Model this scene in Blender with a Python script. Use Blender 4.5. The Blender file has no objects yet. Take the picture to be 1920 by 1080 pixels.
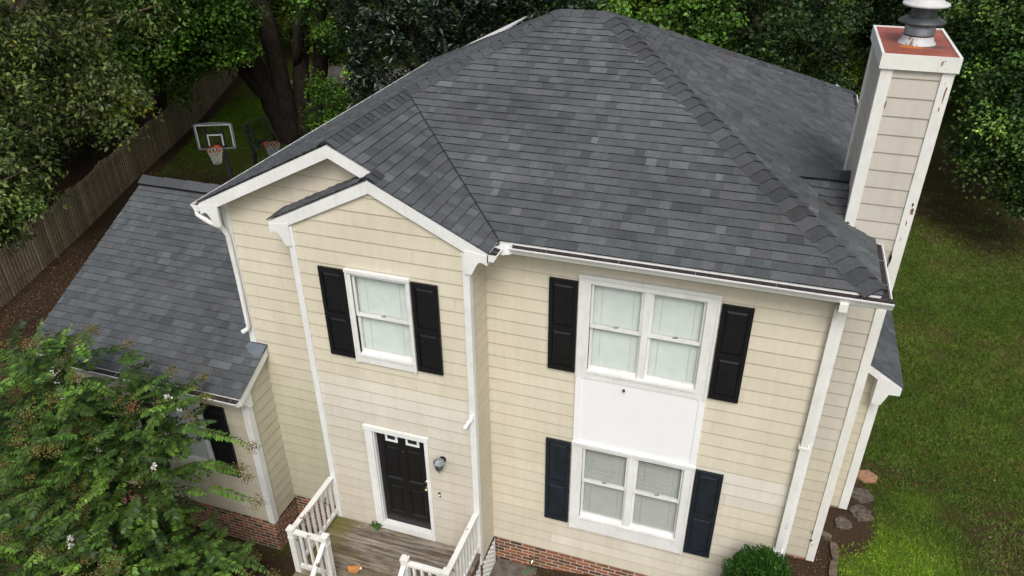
import bpy, math, random
import numpy as np
from mathutils import Vector, Matrix
random.seed(7); RNG = np.random.default_rng(11)
scene = bpy.context.scene
COL = scene.collection

# ------------------------------------------------------------------ camera
cam_d = bpy.data.cameras.new("camera"); cam = bpy.data.objects.new("camera", cam_d); COL.objects.link(cam)
RT = Vector((0.9483508, 0.3171189, -0.0081463)); UP = Vector((-0.1583033, 0.4953514, 0.8541470)); FW = Vector((-0.2749015, 0.8087414, -0.5199678))
M = Matrix.Identity(4)
for i in range(3):
    M[i][0] = RT[i]; M[i][1] = UP[i]; M[i][2] = -FW[i]
M[0][3], M[1][3], M[2][3] = 3.2781, -8.5378, 10.2606
cam.matrix_world = M
cam_d.sensor_width = 36; cam_d.lens = 1433.7643/1920*36
cam_d.shift_y = 23.61/1920; cam_d.clip_start = .1; cam_d.clip_end = 1000
scene.camera = cam

# ------------------------------------------------------------------ world, sun, exposure
SUN_EL, SUN_AZ = math.radians(52), math.radians(160)       # azimuth from +Y towards +X
w = bpy.data.worlds.new("World"); scene.world = w; w.use_nodes = True
nt = w.node_tree; bg = nt.nodes['Background']
sky = nt.nodes.new('ShaderNodeTexSky'); sky.sky_type = 'NISHITA'; sky.sun_disc = False
sky.sun_elevation = SUN_EL; sky.sun_rotation = SUN_AZ; sky.air_density = 1.0; sky.dust_density = 4.0; sky.ozone_density = 1.0
hs = nt.nodes.new('ShaderNodeHueSaturation'); hs.inputs['Saturation'].default_value = .38
nt.links.new(sky.outputs[0], hs.inputs['Color']); nt.links.new(hs.outputs[0], bg.inputs[0])
bg.inputs[1].default_value = 0.13
sd = bpy.data.lights.new("sun", 'SUN'); sd.energy = 1.3; sd.angle = math.radians(25); sd.color = (1, .965, .91)
so = bpy.data.objects.new("sun", sd); COL.objects.link(so)
so.rotation_euler = Vector((math.sin(SUN_AZ)*math.cos(SUN_EL), math.cos(SUN_AZ)*math.cos(SUN_EL), math.sin(SUN_EL))).to_track_quat('Z', 'Y').to_euler()
so.location = (0, 0, 30)
scene.view_settings.view_transform = 'Standard'; scene.view_settings.look = 'None'
scene.view_settings.exposure = 0.35; scene.view_settings.gamma = 1
scene.cycles.max_bounces = 6; scene.cycles.transparent_max_bounces = 12

# ------------------------------------------------------------------ materials
class NT:
    def __init__(s, name, rough=.7, spec=.3):
        s.m = bpy.data.materials.new(name); s.m.use_nodes = True; s.t = s.m.node_tree
        s.b = s.t.nodes['Principled BSDF']; s.b.inputs['Roughness'].default_value = rough
        s.b.inputs['Specular IOR Level'].default_value = spec
    def n(s, typ, **kw):
        nd = s.t.nodes.new('ShaderNode'+typ)
        for k, v in kw.items():
            if k in nd.inputs: nd.inputs[k].default_value = v
            else: setattr(nd, k, v)
        return nd
    def l(s, a, b): s.t.links.new(a, b)
    def coord(s, sc=(1, 1, 1)):
        c = s.n('TexCoord'); mp = s.n('Mapping'); mp.inputs['Scale'].default_value = sc
        s.l(c.outputs['Object'], mp.inputs[0]); return mp.outputs[0]
    def noise(s, scale, detail=4, rough=.6, sc=(1, 1, 1)):
        nd = s.n('TexNoise'); nd.inputs['Scale'].default_value = scale; nd.inputs['Detail'].default_value = detail
        nd.inputs['Roughness'].default_value = rough; s.l(s.coord(sc), nd.inputs['Vector']); return nd.outputs['Fac']
    def ramp(s, fac, stops):
        r = s.n('ValToRGB'); e = r.color_ramp.elements
        while len(e) < len(stops): e.new(.5)
        for x, (p, c) in zip(e, stops): x.position = p; x.color = (*c, 1) if len(c) == 3 else c
        s.l(fac, r.inputs[0]); return r.outputs[0]
    def mix(s, fac, a, b, mode='MIX'):
        m = s.n('Mix'); m.data_type = 'RGBA'; m.blend_type = mode
        for v, i in ((fac, 0), (a, 6), (b, 7)):
            if hasattr(v, 'links'): s.l(v, m.inputs[i])
            else: m.inputs[i].default_value = v if i == 0 else (*v, 1)
        return m.outputs[2]
    def attr(s, name='Col'):
        a = s.n('Attribute'); a.attribute_name = name; return a
    def bump(s, h, strength=.3, dist=.01):
        b = s.n('Bump'); b.inputs['Strength'].default_value = strength; b.inputs['Distance'].default_value = dist
        s.l(h, b.inputs['Height']); s.l(b.outputs[0], s.b.inputs['Normal'])
    def base(s, c):
        if hasattr(c, 'links'): s.l(c, s.b.inputs['Base Color'])
        else: s.b.inputs['Base Color'].default_value = (*c, 1)

def g3(v): return (v, v, v)
def mat_shingle():
    k = NT('shingle', .92, .25)
    a = k.attr(); n1 = k.noise(160, 2, .8); n2 = k.noise(.9, 5, .6); n3 = k.noise(28, 3, .7)
    c = k.mix(1, a.outputs['Color'], k.ramp(n1, [(.3, g3(.62)), (.72, g3(1.42))]), 'MULTIPLY')
    c = k.mix(1, c, k.ramp(n2, [(.3, g3(.8)), (.7, g3(1.22))]), 'MULTIPLY')
    c = k.mix(1, c, k.ramp(n3, [(.3, g3(.85)), (.7, g3(1.15))]), 'MULTIPLY')
    n4 = k.noise(7, 6, .8); n5 = k.noise(.55, 3, .6)
    mm = k.n('Math', operation='MULTIPLY'); k.l(k.ramp(n4, [(.55, g3(0)), (.7, g3(.55))]), mm.inputs[0]); k.l(k.ramp(n5, [(.56, g3(0)), (.66, g3(1))]), mm.inputs[1])
    c = k.mix(mm.outputs[0], c, (.17, .18, .185))
    n7 = k.noise(.8, 2, .5, (1.3, 1, 1)); c = k.mix(k.ramp(n7, [(.6, g3(0)), (.74, g3(.22))]), c, (.11, .075, .07))
    k.base(c); k.bump(n1, .5, .006); return k.m
def mat_siding():
    k = NT('painted siding', .55, .3)
    a = k.attr(); n1 = k.noise(1.3, 5, .6, (1, 1, .6)); n2 = k.noise(26, 4, .7, (.35, .35, 2.5)); n3 = k.noise(5, 5, .75, (1, 1, 3))
    c = k.mix(1, a.outputs['Color'], k.ramp(n1, [(.3, (.93, .93, .90)), (.7, (1.04, 1.04, 1.05))]), 'MULTIPLY')
    c = k.mix(1, c, k.ramp(n2, [(.3, g3(.955)), (.65, g3(1.02))]), 'MULTIPLY')
    # grime caught along the lower lip: attribute 'lip' is 1 at a board's lower edge
    lip = k.attr('lip').outputs['Fac']
    m1 = k.n('Math', operation='MULTIPLY'); k.l(lip, m1.inputs[0]); k.l(k.ramp(n3, [(.62, g3(0)), (.74, g3(.8))]), m1.inputs[1])
    c = k.mix(m1.outputs[0], c, (.16, .13, .09))
    n5 = k.noise(11, 3, .75, (1, 1, 2.2)); c = k.mix(k.ramp(n5, [(.735, g3(0)), (.76, g3(.75))]), c, (.20, .15, .11))
    n6 = k.noise(3.2, 5, .7, (2.2, 2.2, .25)); c = k.mix(1, c, k.ramp(n6, [(.3, (.935, .925, .90)), (.6, g3(1.01))]), 'MULTIPLY')
    k.base(c); k.bump(n2, .15, .003); return k.m
def mat_white(name='white paint', col=(.78, .78, .77), chip=.0, rough=.45):
    k = NT(name, rough, .35)
    n1 = k.noise(2.5, 4, .6); n2 = k.noise(16, 5, .7, (1, 1, .35)); n3 = k.noise(2.1, 3, .6, (2, 2, .8))
    c = k.mix(1, col, k.ramp(n1, [(.3, (.90, .90, .88)), (.7, (1.03, 1.03, 1.03))]), 'MULTIPLY')
    c = k.mix(1, c, k.ramp(n2, [(.25, (.88, .87, .84)), (.5, g3(1.0))]), 'MULTIPLY')
    if chip:
        mm = k.n('Math', operation='MULTIPLY'); k.l(n2, mm.inputs[0]); k.l(n3, mm.inputs[1])
        f = k.ramp(mm.outputs[0], [(chip, g3(0)), (chip+.012, g3(1))])
        c = k.mix(f, c, k.ramp(n1, [(.3, (.12, .07, .045)), (.7, (.30, .19, .12))]))
    k.base(c); return k.m
def mat_plain(name, col, rough=.6, spec=.3, var=.12, scale=6, metal=0):
    k = NT(name, rough, spec); k.b.inputs['Metallic'].default_value = metal
    k.base(k.mix(1, col, k.ramp(k.noise(scale, 4), [(.3, g3(1-var)), (.7, g3(1+var))]), 'MULTIPLY')); return k.m
def mat_attr(name, rough=.6, spec=.3, trans=0, var=.15, scale=30):
    k = NT(name, rough, spec); a = k.attr()
    c = k.mix(1, a.outputs['Color'], k.ramp(k.noise(scale, 3), [(.3, g3(1-var)), (.7, g3(1+var))]), 'MULTIPLY') if var else a.outputs['Color']
    k.base(c)
    if trans:
        t = k.n('BsdfTranslucent'); mx = k.n('MixShader'); mx.inputs[0].default_value = trans
        k.l(c, t.inputs[0]); k.l(k.b.outputs[0], mx.inputs[1]); k.l(t.outputs[0], mx.inputs[2])
        k.l(mx.outputs[0], k.t.nodes['Material Output'].inputs[0])
    return k.m
def mat_brick():
    k = NT('brick', .85, .2)
    c = k.n('TexCoord'); sp = k.n('SeparateXYZ'); k.l(c.outputs['Object'], sp.inputs[0])
    ad = k.n('Math', operation='ADD'); k.l(sp.outputs[0], ad.inputs[0]); k.l(sp.outputs[1], ad.inputs[1])
    cb = k.n('CombineXYZ'); k.l(ad.outputs[0], cb.inputs[0]); k.l(sp.outputs[2], cb.inputs[1])
    b = k.n('TexBrick'); k.l(cb.outputs[0], b.inputs[0])
    b.inputs['Scale'].default_value = 1; b.inputs['Brick Width'].default_value = .215; b.inputs['Row Height'].default_value = .077
    b.inputs['Mortar Size'].default_value = .009; b.inputs['Mortar Smooth'].default_value = .1; b.inputs['Bias'].default_value = -.1
    b.inputs['Color1'].default_value = (.34, .115, .055, 1); b.inputs['Color2'].default_value = (.045, .033, .03, 1); b.inputs['Mortar'].default_value = (.46, .42, .34, 1)
    n = k.noise(3, 5, .7); n2 = k.noise(1.2, 4, .6)
    col = k.mix(1, b.outputs[0], k.ramp(n, [(.3, g3(.7)), (.7, g3(1.25))]), 'MULTIPLY')
    col = k.mix(k.ramp(n2, [(.5, g3(0)), (.75, g3(.5))]), col, (.17, .13, .06))
    k.base(col); k.bump(b.outputs['Fac'], -.6, .006); return k.m
def mat_wood_deck():
    k = NT('weathered deck', .85, .2); a = k.attr()
    n1 = k.noise(7, 6, .75, (.22, 3.2, 1)); n2 = k.noise(1.6, 5, .7); n3 = k.noise(2.6, 5, .8, (.5, 1.8, 1))
    c = k.mix(1, a.outputs['Color'], k.ramp(n1, [(.36, g3(.34)), (.5, g3(.95)), (.66, g3(1.6))]), 'MULTIPLY')
    c = k.mix(k.ramp(n3, [(.5, g3(0)), (.62, g3(.7))]), c, (.10, .062, .04))
    sp = k.n('SeparateXYZ'); tc = k.n('TexCoord'); k.l(tc.outputs['Object'], sp.inputs[0])
    mr = k.n('MapRange'); mr.inputs[1].default_value = -1.0; mr.inputs[2].default_value = -2.6; k.l(sp.outputs[0], mr.inputs[0])
    mm = k.n('Math', operation='MULTIPLY'); k.l(mr.outputs[0], mm.inputs[0]); k.l(k.ramp(n2, [(.42, g3(0)), (.6, g3(.85))]), mm.inputs[1])
    c = k.mix(mm.outputs[0], c, (.13, .125, .025))
    k.base(c); k.bump(n1, .4, .004); return k.m
def mat_ground():
    k = NT('ground', .95, .1)
    soil = k.attr('soil').outputs['Fac']; dry = k.attr('dry').outputs['Fac']; br = k.attr('bright').outputs['Fac']
    n1 = k.noise(.55, 6, .7); n2 = k.noise(9, 6, .8); n3 = k.noise(60, 4, .8); n4 = k.noise(2.2, 5, .75)
    grass = k.ramp(n2, [(.3, (.020, .036, .006)), (.5, (.048, .080, .010)), (.7, (.10, .13, .022))])
    grass = k.mix(k.ramp(n4, [(.42, g3(0)), (.62, g3(.8))]), grass, (.085, .066, .024))
    grass = k.mix(1, grass, k.ramp(n3, [(.3, g3(.55)), (.7, g3(1.5))]), 'MULTIPLY')
    grass = k.mix(br, grass, k.mix(1, (.11, .19, .018), k.ramp(n3, [(.3, g3(.5)), (.7, g3(1.5))]), 'MULTIPLY'))
    dirt = k.ramp(n3, [(.3, (.022, .013, .008)), (.5, (.055, .036, .022)), (.72, (.13, .085, .05))])
    d2 = k.n('Math', operation='ADD'); k.l(dry, d2.inputs[0]); k.l(n2, d2.inputs[1])
    grass = k.mix(k.ramp(d2.outputs[0], [(.62, g3(0)), (1.2, g3(1))]), grass, k.mix(.35, dirt, (.05, .05, .015)))
    s2 = k.n('Math', operation='ADD'); k.l(soil, s2.inputs[0]); k.l(n2, s2.inputs[1])
    c = k.mix(k.ramp(s2.outputs[0], [(.85, g3(0)), (1.02, g3(1))]), grass, dirt)
    k.base(c); k.bump(n3, .8, .03); return k.m
def mat_bark(name, col):
    k = NT(name, .95, .1); n = k.noise(9, 6, .75, (1, 1, .22))
    k.base(k.mix(1, col, k.ramp(n, [(.3, g3(.4)), (.7, g3(1.6))]), 'MULTIPLY')); k.bump(n, 1, .05); return k.m
def mat_glass():
    k = NT('window glass', .03, .5); k.base((.8, .85, .83))
    t = k.n('BsdfTransparent'); t.inputs[0].default_value = (.94, .96, .95, 1); gl = k.n('BsdfGlossy'); gl.inputs['Roughness'].default_value = .02
    fr = k.n('LayerWeight'); fr.inputs[0].default_value = .25
    mx = k.n('MixShader'); k.l(k.ramp(fr.outputs['Facing'], [(0, g3(.05)), (.6, g3(.09)), (1, g3(.7))]), mx.inputs[0]); k.l(t.outputs[0], mx.inputs[1]); k.l(gl.outputs[0], mx.inputs[2])
    k.l(mx.outputs[0], k.t.nodes['Material Output'].inputs[0]); return k.m
def mat_rust():
    k = NT('rusty cap metal', .6, .3)
    n = k.noise(3, 5, .7, (1, 1, 1)); n2 = k.noise(1.2, 3)
    c = k.ramp(n, [(.3, (.23, .062, .04)), (.55, (.30, .085, .055)), (.72, (.36, .13, .08))])
    # orange and black run-off stains beside the flue
    tc = k.n('TexCoord'); mp = k.n('Mapping'); mp.inputs['Location'].default_value = (-4.80, -1.58, -8.12); mp.vector_type = 'POINT'
    k.l(tc.outputs['Object'], mp.inputs[0]); sc = k.n('VectorMath', operation='MULTIPLY'); sc.inputs[1].default_value = (3.4, 6, 1); k.l(mp.outputs[0], sc.inputs[0])
    ln = k.n('VectorMath', operation='LENGTH'); k.l(sc.outputs[0], ln.inputs[0])
    ad = k.n('Math', operation='ADD'); k.l(ln.outputs['Value'], ad.inputs[0]); k.l(n, ad.inputs[1])
    c = k.mix(k.ramp(ad.outputs[0], [(.55, g3(1)), (.95, g3(.65)), (1.7, g3(0))]), c, (.52, .15, .03))
    mp2 = k.n('VectorMath', operation='SUBTRACT'); mp2.inputs[1].default_value = (.75, .25, 0); k.l(sc.outputs[0], mp2.inputs[0])
    ln2 = k.n('VectorMath', operation='LENGTH'); k.l(mp2.outputs[0], ln2.inputs[0])
    c = k.mix(k.ramp(ln2.outputs['Value'], [(.25, g3(.8)), (.8, g3(0))]), c, (.05, .04, .04))
    k.base(c); return k.m

SH = mat_shingle(); SID = mat_siding(); WH = mat_white(); WHC = mat_white('chipped white paint', (.76, .75, .72), .40)
WHP = mat_plain('bright white paint', (.84, .84, .85), .5, .3, .02, 3); WHR = mat_white('worn white rail paint', (.74, .73, .70), .35)
BRICK = mat_brick(); DECK = mat_wood_deck(); GROUND = mat_ground(); GLASS = mat_glass(); RUST = mat_rust()
BLACK = mat_plain('black gloss door paint', (.006, .006, .007), .28, .4, .2); SHUT = mat_plain('black shutter vinyl', (.008, .0085, .010), .42, .4, .25, 14)
SHUTF = mat_plain('faded black shutter vinyl', (.014, .018, .024), .5, .35, .25, 9)
DARK = mat_plain('dark interior', (.03, .03, .03), .9); BLIND = mat_plain('blind slats', (.66, .70, .67), .55, .3, .05)
BLIND2 = mat_plain('shaded blind slats', (.50, .51, .48), .55, .3, .05); CURT = mat_plain('curtain', (.45, .46, .44), .8); GUTI = mat_plain('gutter guard', (.035, .028, .028), .8, .2, .4, 20)  # lower window blinds: shading is built into a darker slat colour
GALV = mat_plain('galvanised metal', (.30, .32, .34), .42, .5, .35, 9, .6); GALD = mat_plain('dark weathered metal', (.07, .075, .08), .5, .5, .3, 9, .5)
BRASS = mat_plain('brass', (.75, .62, .32), .25, .5, .1, 5, 1); BLKM = mat_plain('black metal', (.012, .012, .014), .45, .4)
LEAF = mat_attr('leaf', .45, .35, .22, 0); LEAFG = mat_attr('glossy leaf', .32, .5, .08, 0); SEED = mat_attr('seed', .8, .2, 0, 0)
BARK = mat_bark('dark bark', (.030, .024, .019)); BARKL = mat_bark('pale bark', (.16, .12, .09))
FENCE = mat_attr('fence wood', .9, .15, 0, .35, 18)
STONE = mat_plain('rough stone', (.10, .082, .066), .95, .15, .6, 13); PAVER = mat_plain('terracotta paver', (.30, .17, .105), .9, .2, .25, 14)
CONC = mat_plain('concrete', (.13, .115, .095), .95, .15, .4, 7); EDGE = mat_plain('edging block', (.125, .10, .075), .95, .15, .4, 15)
HOSE = mat_plain('green hose rubber', (.035, .19, .045), .4, .4); HOSED = mat_plain('dull green hose rubber', (.04, .11, .055), .5, .4)
ORANGE = mat_plain('orange rim paint', (.50, .085, .02), .5); RUSTO = mat_plain('dull orange rim paint', (.20, .04, .015), .6); NET = mat_plain('net cord', (.62, .60, .56), .9)
ACR = mat_glass(); ACR.name = 'clear acrylic'; GREY = mat_plain('grey frame paint', (.16, .18, .20), .5); BLADE = mat_attr('grass blade', .75, .15, .2, 0)
FELT = mat_plain('grey flashing', (.11, .13, .155), .7)

# ------------------------------------------------------------------ mesh builder
class MB:
    def __init__(s): s.v = []; s.f = []; s.c = []; s.a = []; s.cuts = []
    def cut(s): s.cuts.append((len(s.v), len(s.f)))
    def build_each(s, name, mat, parent=None, smooth=False):
        out = []; cs = s.cuts+[(len(s.v), len(s.f))]
        for (v0, f0), (v1, f1) in zip(cs, cs[1:]):
            if f1 == f0: continue
            q = MB(); q.v = s.v[v0:v1]; q.a = s.a[v0:v1]; q.f = [tuple(i-v0 for i in f) for f in s.f[f0:f1]]; q.c = s.c[f0:f1]; out.append(q.build(name, mat, parent, smooth))
        return out
    def face(s, pts, col=(1, 1, 1), lip=None):
        i = len(s.v); s.v += [tuple(p) for p in pts]; s.f.append(tuple(range(i, i+len(pts)))); s.c.append(col)
        s.a += lip if lip else [0.0]*len(pts)
    def box(s, x0, x1, y0, y1, z0, z1, col=(1, 1, 1)):
        P = [(x0, y0, z0), (x1, y0, z0), (x1, y1, z0), (x0, y1, z0), (x0, y0, z1), (x1, y0, z1), (x1, y1, z1), (x0, y1, z1)]
        for q in ((0, 3, 2, 1), (4, 5, 6, 7), (0, 1, 5, 4), (1, 2, 6, 5), (2, 3, 7, 6), (3, 0, 4, 7)): s.face([P[i] for i in q], col)
    def bar(s, A, B, wd, h, col=(1, 1, 1), up=(0, 0, 1)):
        A = Vector(A); B = Vector(B); d = (B-A).normalized(); u = Vector(up)
        x = d.cross(u).normalized()*wd/2; y = x.cross(d).normalized()*h/2
        R0 = [A-x-y, A+x-y, A+x+y, A-x+y]; R1 = [p+(B-A) for p in R0]
        s.face(R0[::-1], col); s.face(R1, col)
        for i in range(4): s.face([R0[i], R0[(i+1) % 4], R1[(i+1) % 4], R1[i]], col)
    def prism(s, poly, vec, col=(1, 1, 1)):
        P = [Vector(p) for p in poly]; Q = [p+Vector(vec) for p in P]; n = len(P)
        s.face(P[::-1], col); s.face(Q, col)
        for i in range(n): s.face([P[i], P[(i+1) % n], Q[(i+1) % n], Q[i]], col)
    def tube(s, pts, rad, n=8, col=(1, 1, 1), cap=True):
        pts = [Vector(p) for p in pts]; r = rad if hasattr(rad, '__len__') else [rad]*len(pts)
        rings = []; ref = None
        for i, p in enumerate(pts):
            d = (pts[min(i+1, len(pts)-1)]-pts[max(i-1, 0)]).normalized()
            if ref is None: ref = d.orthogonal().normalized()
            x = (ref-d*ref.dot(d)).normalized(); ref = x; y = d.cross(x)
            b = len(s.v)
            for k in range(n):
                a = 2*math.pi*k/n; s.v.append(tuple(p+(x*math.cos(a)+y*math.sin(a))*r[i])); s.a.append(0.)
            rings.append(b)
        for b0, b1 in zip(rings, rings[1:]):
            for k in range(n): s.f.append((b0+k, b0+(k+1) % n, b1+(k+1) % n, b1+k)); s.c.append(col)
        if cap:
            s.f.append(tuple(rings[0]+k for k in range(n))[::-1]); s.c.append(col); s.f.append(tuple(rings[-1]+k for k in range(n))); s.c.append(col)
    def lathe(s, cx, cy, prof, n=24, col=(1, 1, 1)):
        s.tube([(cx, cy, z) for r, z in prof], [r for r, z in prof], n, col)
    def build(s, name, mat, parent=None, smooth=False, label=None):
        me = bpy.data.meshes.new(name); me.from_pydata(s.v, [], s.f); me.materials.append(mat)
        at = me.attributes.new('Col', 'FLOAT_COLOR', 'FACE'); at.data.foreach_set('color', np.array([(*c, 1) for c in s.c], np.float32).ravel())
        if any(s.a): at = me.attributes.new('lip', 'FLOAT', 'POINT'); at.data.foreach_set('value', np.array(s.a, np.float32))
        if smooth: me.polygons.foreach_set('use_smooth', [True]*len(me.polygons))
        o = bpy.data.objects.new(name, me); COL.objects.link(o)
        if parent: o.parent = parent
        if label: o['label'] = label
        return o
def revolve(mb, cx, cy, prof, n=28, col=(1, 1, 1)):
    # exact ring lathe, profile may fold back on itself
    b = []
    for r, z in prof:
        b.append(len(mb.v))
        for k in range(n):
            a = 2*math.pi*k/n; mb.v.append((cx+r*math.cos(a), cy+r*math.sin(a), z)); mb.a.append(0.)
    for b0, b1 in zip(b, b[1:]):
        for k in range(n): mb.f.append((b0+k, b0+(k+1) % n, b1+(k+1) % n, b1+k)); mb.c.append(col)
def fast_mesh(name, verts, nper, mat, cols, parent=None, faces=None):
    """many equal faces: verts (N*nper,3)"""
    N = len(verts)//nper
    me = bpy.data.meshes.new(name); me.vertices.add(N*nper); me.vertices.foreach_set('co', np.asarray(verts, np.float32).ravel())
    if faces is None: loops = np.arange(N*nper); cnt = np.full(N, nper); C = cols
    else:
        k = len(faces); fs = np.array(faces); loops = (np.arange(N)[:, None, None]*nper+fs[None]).ravel(); cnt = np.full(N*k, fs.shape[1]); C = np.repeat(cols, k, 0)
    me.loops.add(len(loops)); me.loops.foreach_set('vertex_index', loops.astype(np.int32))
    me.polygons.add(len(cnt)); me.polygons.foreach_set('loop_start', (np.cumsum(cnt)-cnt).astype(np.int32))
    me.update(calc_edges=True)
    at = me.attributes.new('Col', 'FLOAT_COLOR', 'FACE'); at.data.foreach_set('color', np.hstack([C, np.ones((len(C), 1))]).astype(np.float32).ravel())
    me.materials.append(mat); o = bpy.data.objects.new(name, me); COL.objects.link(o)
    if parent: o.parent = parent
    return o
def thing(name, label, cat, loc=(0, 0, 0), group=None):
    o = bpy.data.objects.new(name, None); COL.objects.link(o); o.location = loc; o['label'] = label; o['category'] = cat; o.empty_display_size = .2
    if group: o['group'] = group
    return o
def tag(o, label, cat, group=None):
    o['label'] = label; o['category'] = cat
    if group: o['group'] = group
    return o
def unparent_fix(root):
    """children were modelled in world space: shift them so the Empty may sit at the base"""
    for c in root.children: c.matrix_parent_inverse = Matrix.Translation(-root.location)
    return root

def clip(poly, a, b, c):
    """keep a*x+b*y+c>=0 of a convex 2D polygon"""
    out = []; n = len(poly)
    for i in range(n):
        p, q = poly[i], poly[(i+1) % n]; dp = a*p[0]+b*p[1]+c; dq = a*q[0]+b*q[1]+c
        if dp >= 0: out.append(p)
        if (dp > 0) != (dq > 0) and abs(dp-dq) > 1e-12:
            t = dp/(dp-dq); out.append((p[0]+t*(q[0]-p[0]), p[1]+t*(q[1]-p[1])))
    if len(out) < 3: return []
    ar = sum(out[i][0]*out[(i+1) % len(out)][1]-out[(i+1) % len(out)][0]*out[i][1] for i in range(len(out)))
    return out if abs(ar) > 1e-6 else []

# ------------------------------------------------------------------ dimensions of the house (metres)
W1, D1, W2, D2 = 2.5915, .6285, 3.9688, .2075
XR, OH, OG, PT, ZE, DD = 4.5516, .301, .2595, .4931, 5.8343, 7.6596
XC0, XC1, YC0, YC1, ZC = 4.4836, 5.1837, 1.164, 2.6215, 8.131
XL = -W2-.2206; XE = XR+OH; YF = -OH; YB = DD+OH
RUN = (YB-YF)/2; ZR = ZE+PT*RUN
XG = -1.92; ZG = ZE+PT*(OH-XG)
XLm = XL
OGS = .05; ZS = ZE+PT*(W1+2*OH)/2; XS = -W1/2
def g_ground(x, y):
    s = np.clip((np.asarray(x, float)+2.5)/8, 0, 1); s = s*s*(3-2*s)
    return -.86+.76*s - .35*np.clip((np.asarray(y, float)-6)/20, 0, 1)*s
def gz(x, y): return float(g_ground(x, y))

house = thing('house', 'two-storey cream clapboard house with dark grey shingle roof', 'house', (0, 0, -.8))

# ---- shingles
def tabcol():
    v = random.gauss(0, 1); b = .078*math.exp(.125*v); t = random.random()
    if random.random() < .10: b *= 1.14
    c = (b*.925, b*1.015, b*1.08)
    if t < .04: c = (b*1.0, b*.98, b*1.04)
    if t > .96: c = (b*.93, b*1.04, b*1.06)
    return c
EXPO = .14
def shingle(mb, polys3, O, u, v, off=0, jig=.004, expo=EXPO):
    """lay lapped tabs on the plane through O, u along the eave, v up the slope"""
    O = Vector(O); u = Vector(u).normalized(); v = Vector(v).normalized(); n = u.cross(v).normalized()
    if n.z < 0: n = -n
    for P3 in polys3:
        P = [((Vector(p)-O).dot(u), (Vector(p)-O).dot(v)) for p in P3]
        tmin = min(p[1] for p in P); tmax = max(p[1] for p in P); smin = min(p[0] for p in P); smax = max(p[0] for p in P)
        k0 = int(math.floor(tmin/expo)); k1 = int(math.ceil(tmax/expo))
        for k in range(k0, k1):
            t0, t1 = k*expo, (k+1)*expo
            rnd = random.Random(k*131+off*17)
            strip = clip(clip(P, 0, 1, -t0), 0, -1, t1)
            if not strip: continue
            s = math.floor(smin)-1-rnd.random()*.3
            tooth = 0
            while s < smax:
                wd = rnd.choice((.09, .12, .14, .17, .2, .25)); tooth = 1-tooth if rnd.random() < .8 else tooth
                c = tabcol(); lf = .010+.005*tooth+rnd.random()*.002
                q = clip(clip(strip, 1, 0, -s), -1, 0, s+wd)
                if q:
                    pts = []
                    for (a, b) in q:
                        h = lf*(t1-b)/expo+.002
                        pts.append(O+u*a+v*b+n*h)
                    if tooth: c = tuple(x*1.06 for x in c)
                    mb.face(pts, c)
                    m = len(q)
                    for i in range(m):
                        a, b = q[i], q[(i+1) % m]
                        if abs(a[1]-t0) < 1e-5 and abs(b[1]-t0) < 1e-5:
                            mb.face([pts[i], pts[(i+1) % m], O+u*b[0]+v*b[1]-n*.004, O+u*a[0]+v*a[1]-n*.004], (.018, .018, .020))
                        elif abs(a[0]-b[0]) < 1e-5: 
                            mb.face([pts[i], pts[(i+1) % m], O+u*b[0]+v*b[1]-n*.001, O+u*a[0]+v*a[1]-n*.001], tuple(x*.5 for x in c))
                s += wd
def caps(mb, A, B, n1, n2, wd=.15, expo=.19, col=.060):
    """bent cap shingles from low end A to high end B over planes with normals n1, n2"""
    A = Vector(A); B = Vector(B); d = (B-A).normalized(); L = (B-A).length; N = max(2, round(L/expo)); st = (B-A)/N
    n1 = Vector(n1).normalized(); n2 = Vector(n2).normalized(); top = (n1+n2).normalized()
    s1 = d.cross(n1).normalized(); s2 = d.cross(n2).normalized()
    if s1.dot(n2) > 0: s1 = -s1
    if s2.dot(n1) > 0: s2 = -s2
    for i in range(N):
        a = A+st*i; b = a+st*1.12
        bb = col*math.exp(random.gauss(0, .13)); c = (bb*.94, bb*1.0, bb*1.08)
        def ring(p, h, w_):
            return [p+s1*w_+n1*h*.55, p+s1*w_*.5+n1*(h+.004), p+top*(h+.012), p+s2*w_*.5+n2*(h+.004), p+s2*w_+n2*h*.55]
        jt = random.uniform(-.006, .006)
        r0 = ring(a+s1*jt, .027, wd); r1 = ring(b+s1*jt, .012, wd*.985)
        rb = [p-((n1 if k < 2 else n2 if k > 2 else top)*(.026 if 0 < k < 4 else .018)) for k, p in enumerate(r0)]
        for k in range(4):
            mb.face([r0[k], r0[k+1], r1[k+1], r1[k]], c); mb.face([rb[k], rb[k+1], r0[k+1], r0[k]], (.022, .022, .024))
        for k in (0, 4): mb.face([rb[k], r0[k], r1[k]], (.02, .02, .02))
def V(*a): return Vector(a)
cs = 1/math.sqrt(1+PT*PT)
nF, nW, nE, nB = V(0, -PT, 1), V(-PT, 0, 1), V(PT, 0, 1), V(0, PT, 1)
vF, vW, vE, vB = V(0, 1, PT), V(1, 0, PT), V(-1, 0, PT), V(0, -1, PT)
XRr = XE-RUN
XRl = XLm+RUN   # left end of the main ridge
XGm = (XLm+OH)/2; ZGm = ZE+PT*(OH-XGm)
YJ = YF+(OH-XGm)
Y_G = -D2-OG; Y_S = -D1-OGS
FR, BR, BL = V(XE, YF, ZE), V(XE, YB, ZE), V(XLm, YB, ZE)
RL, RR = V(XRl, YF+RUN, ZR), V(XRr, YF+RUN, ZR)
J = V(XGm, YJ, ZGm); VB_ = V(OH, YF, ZE); GP = V(XGm, Y_G, ZGm)
SP = V(XS, Y_S, ZS); EC = V(OH, Y_S, ZE); SW = V(-W1-OH, Y_S, ZE); SPb = V(XS, Y_G, ZS); WC = V(XLm, Y_G, ZE)
roof = MB()
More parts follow.
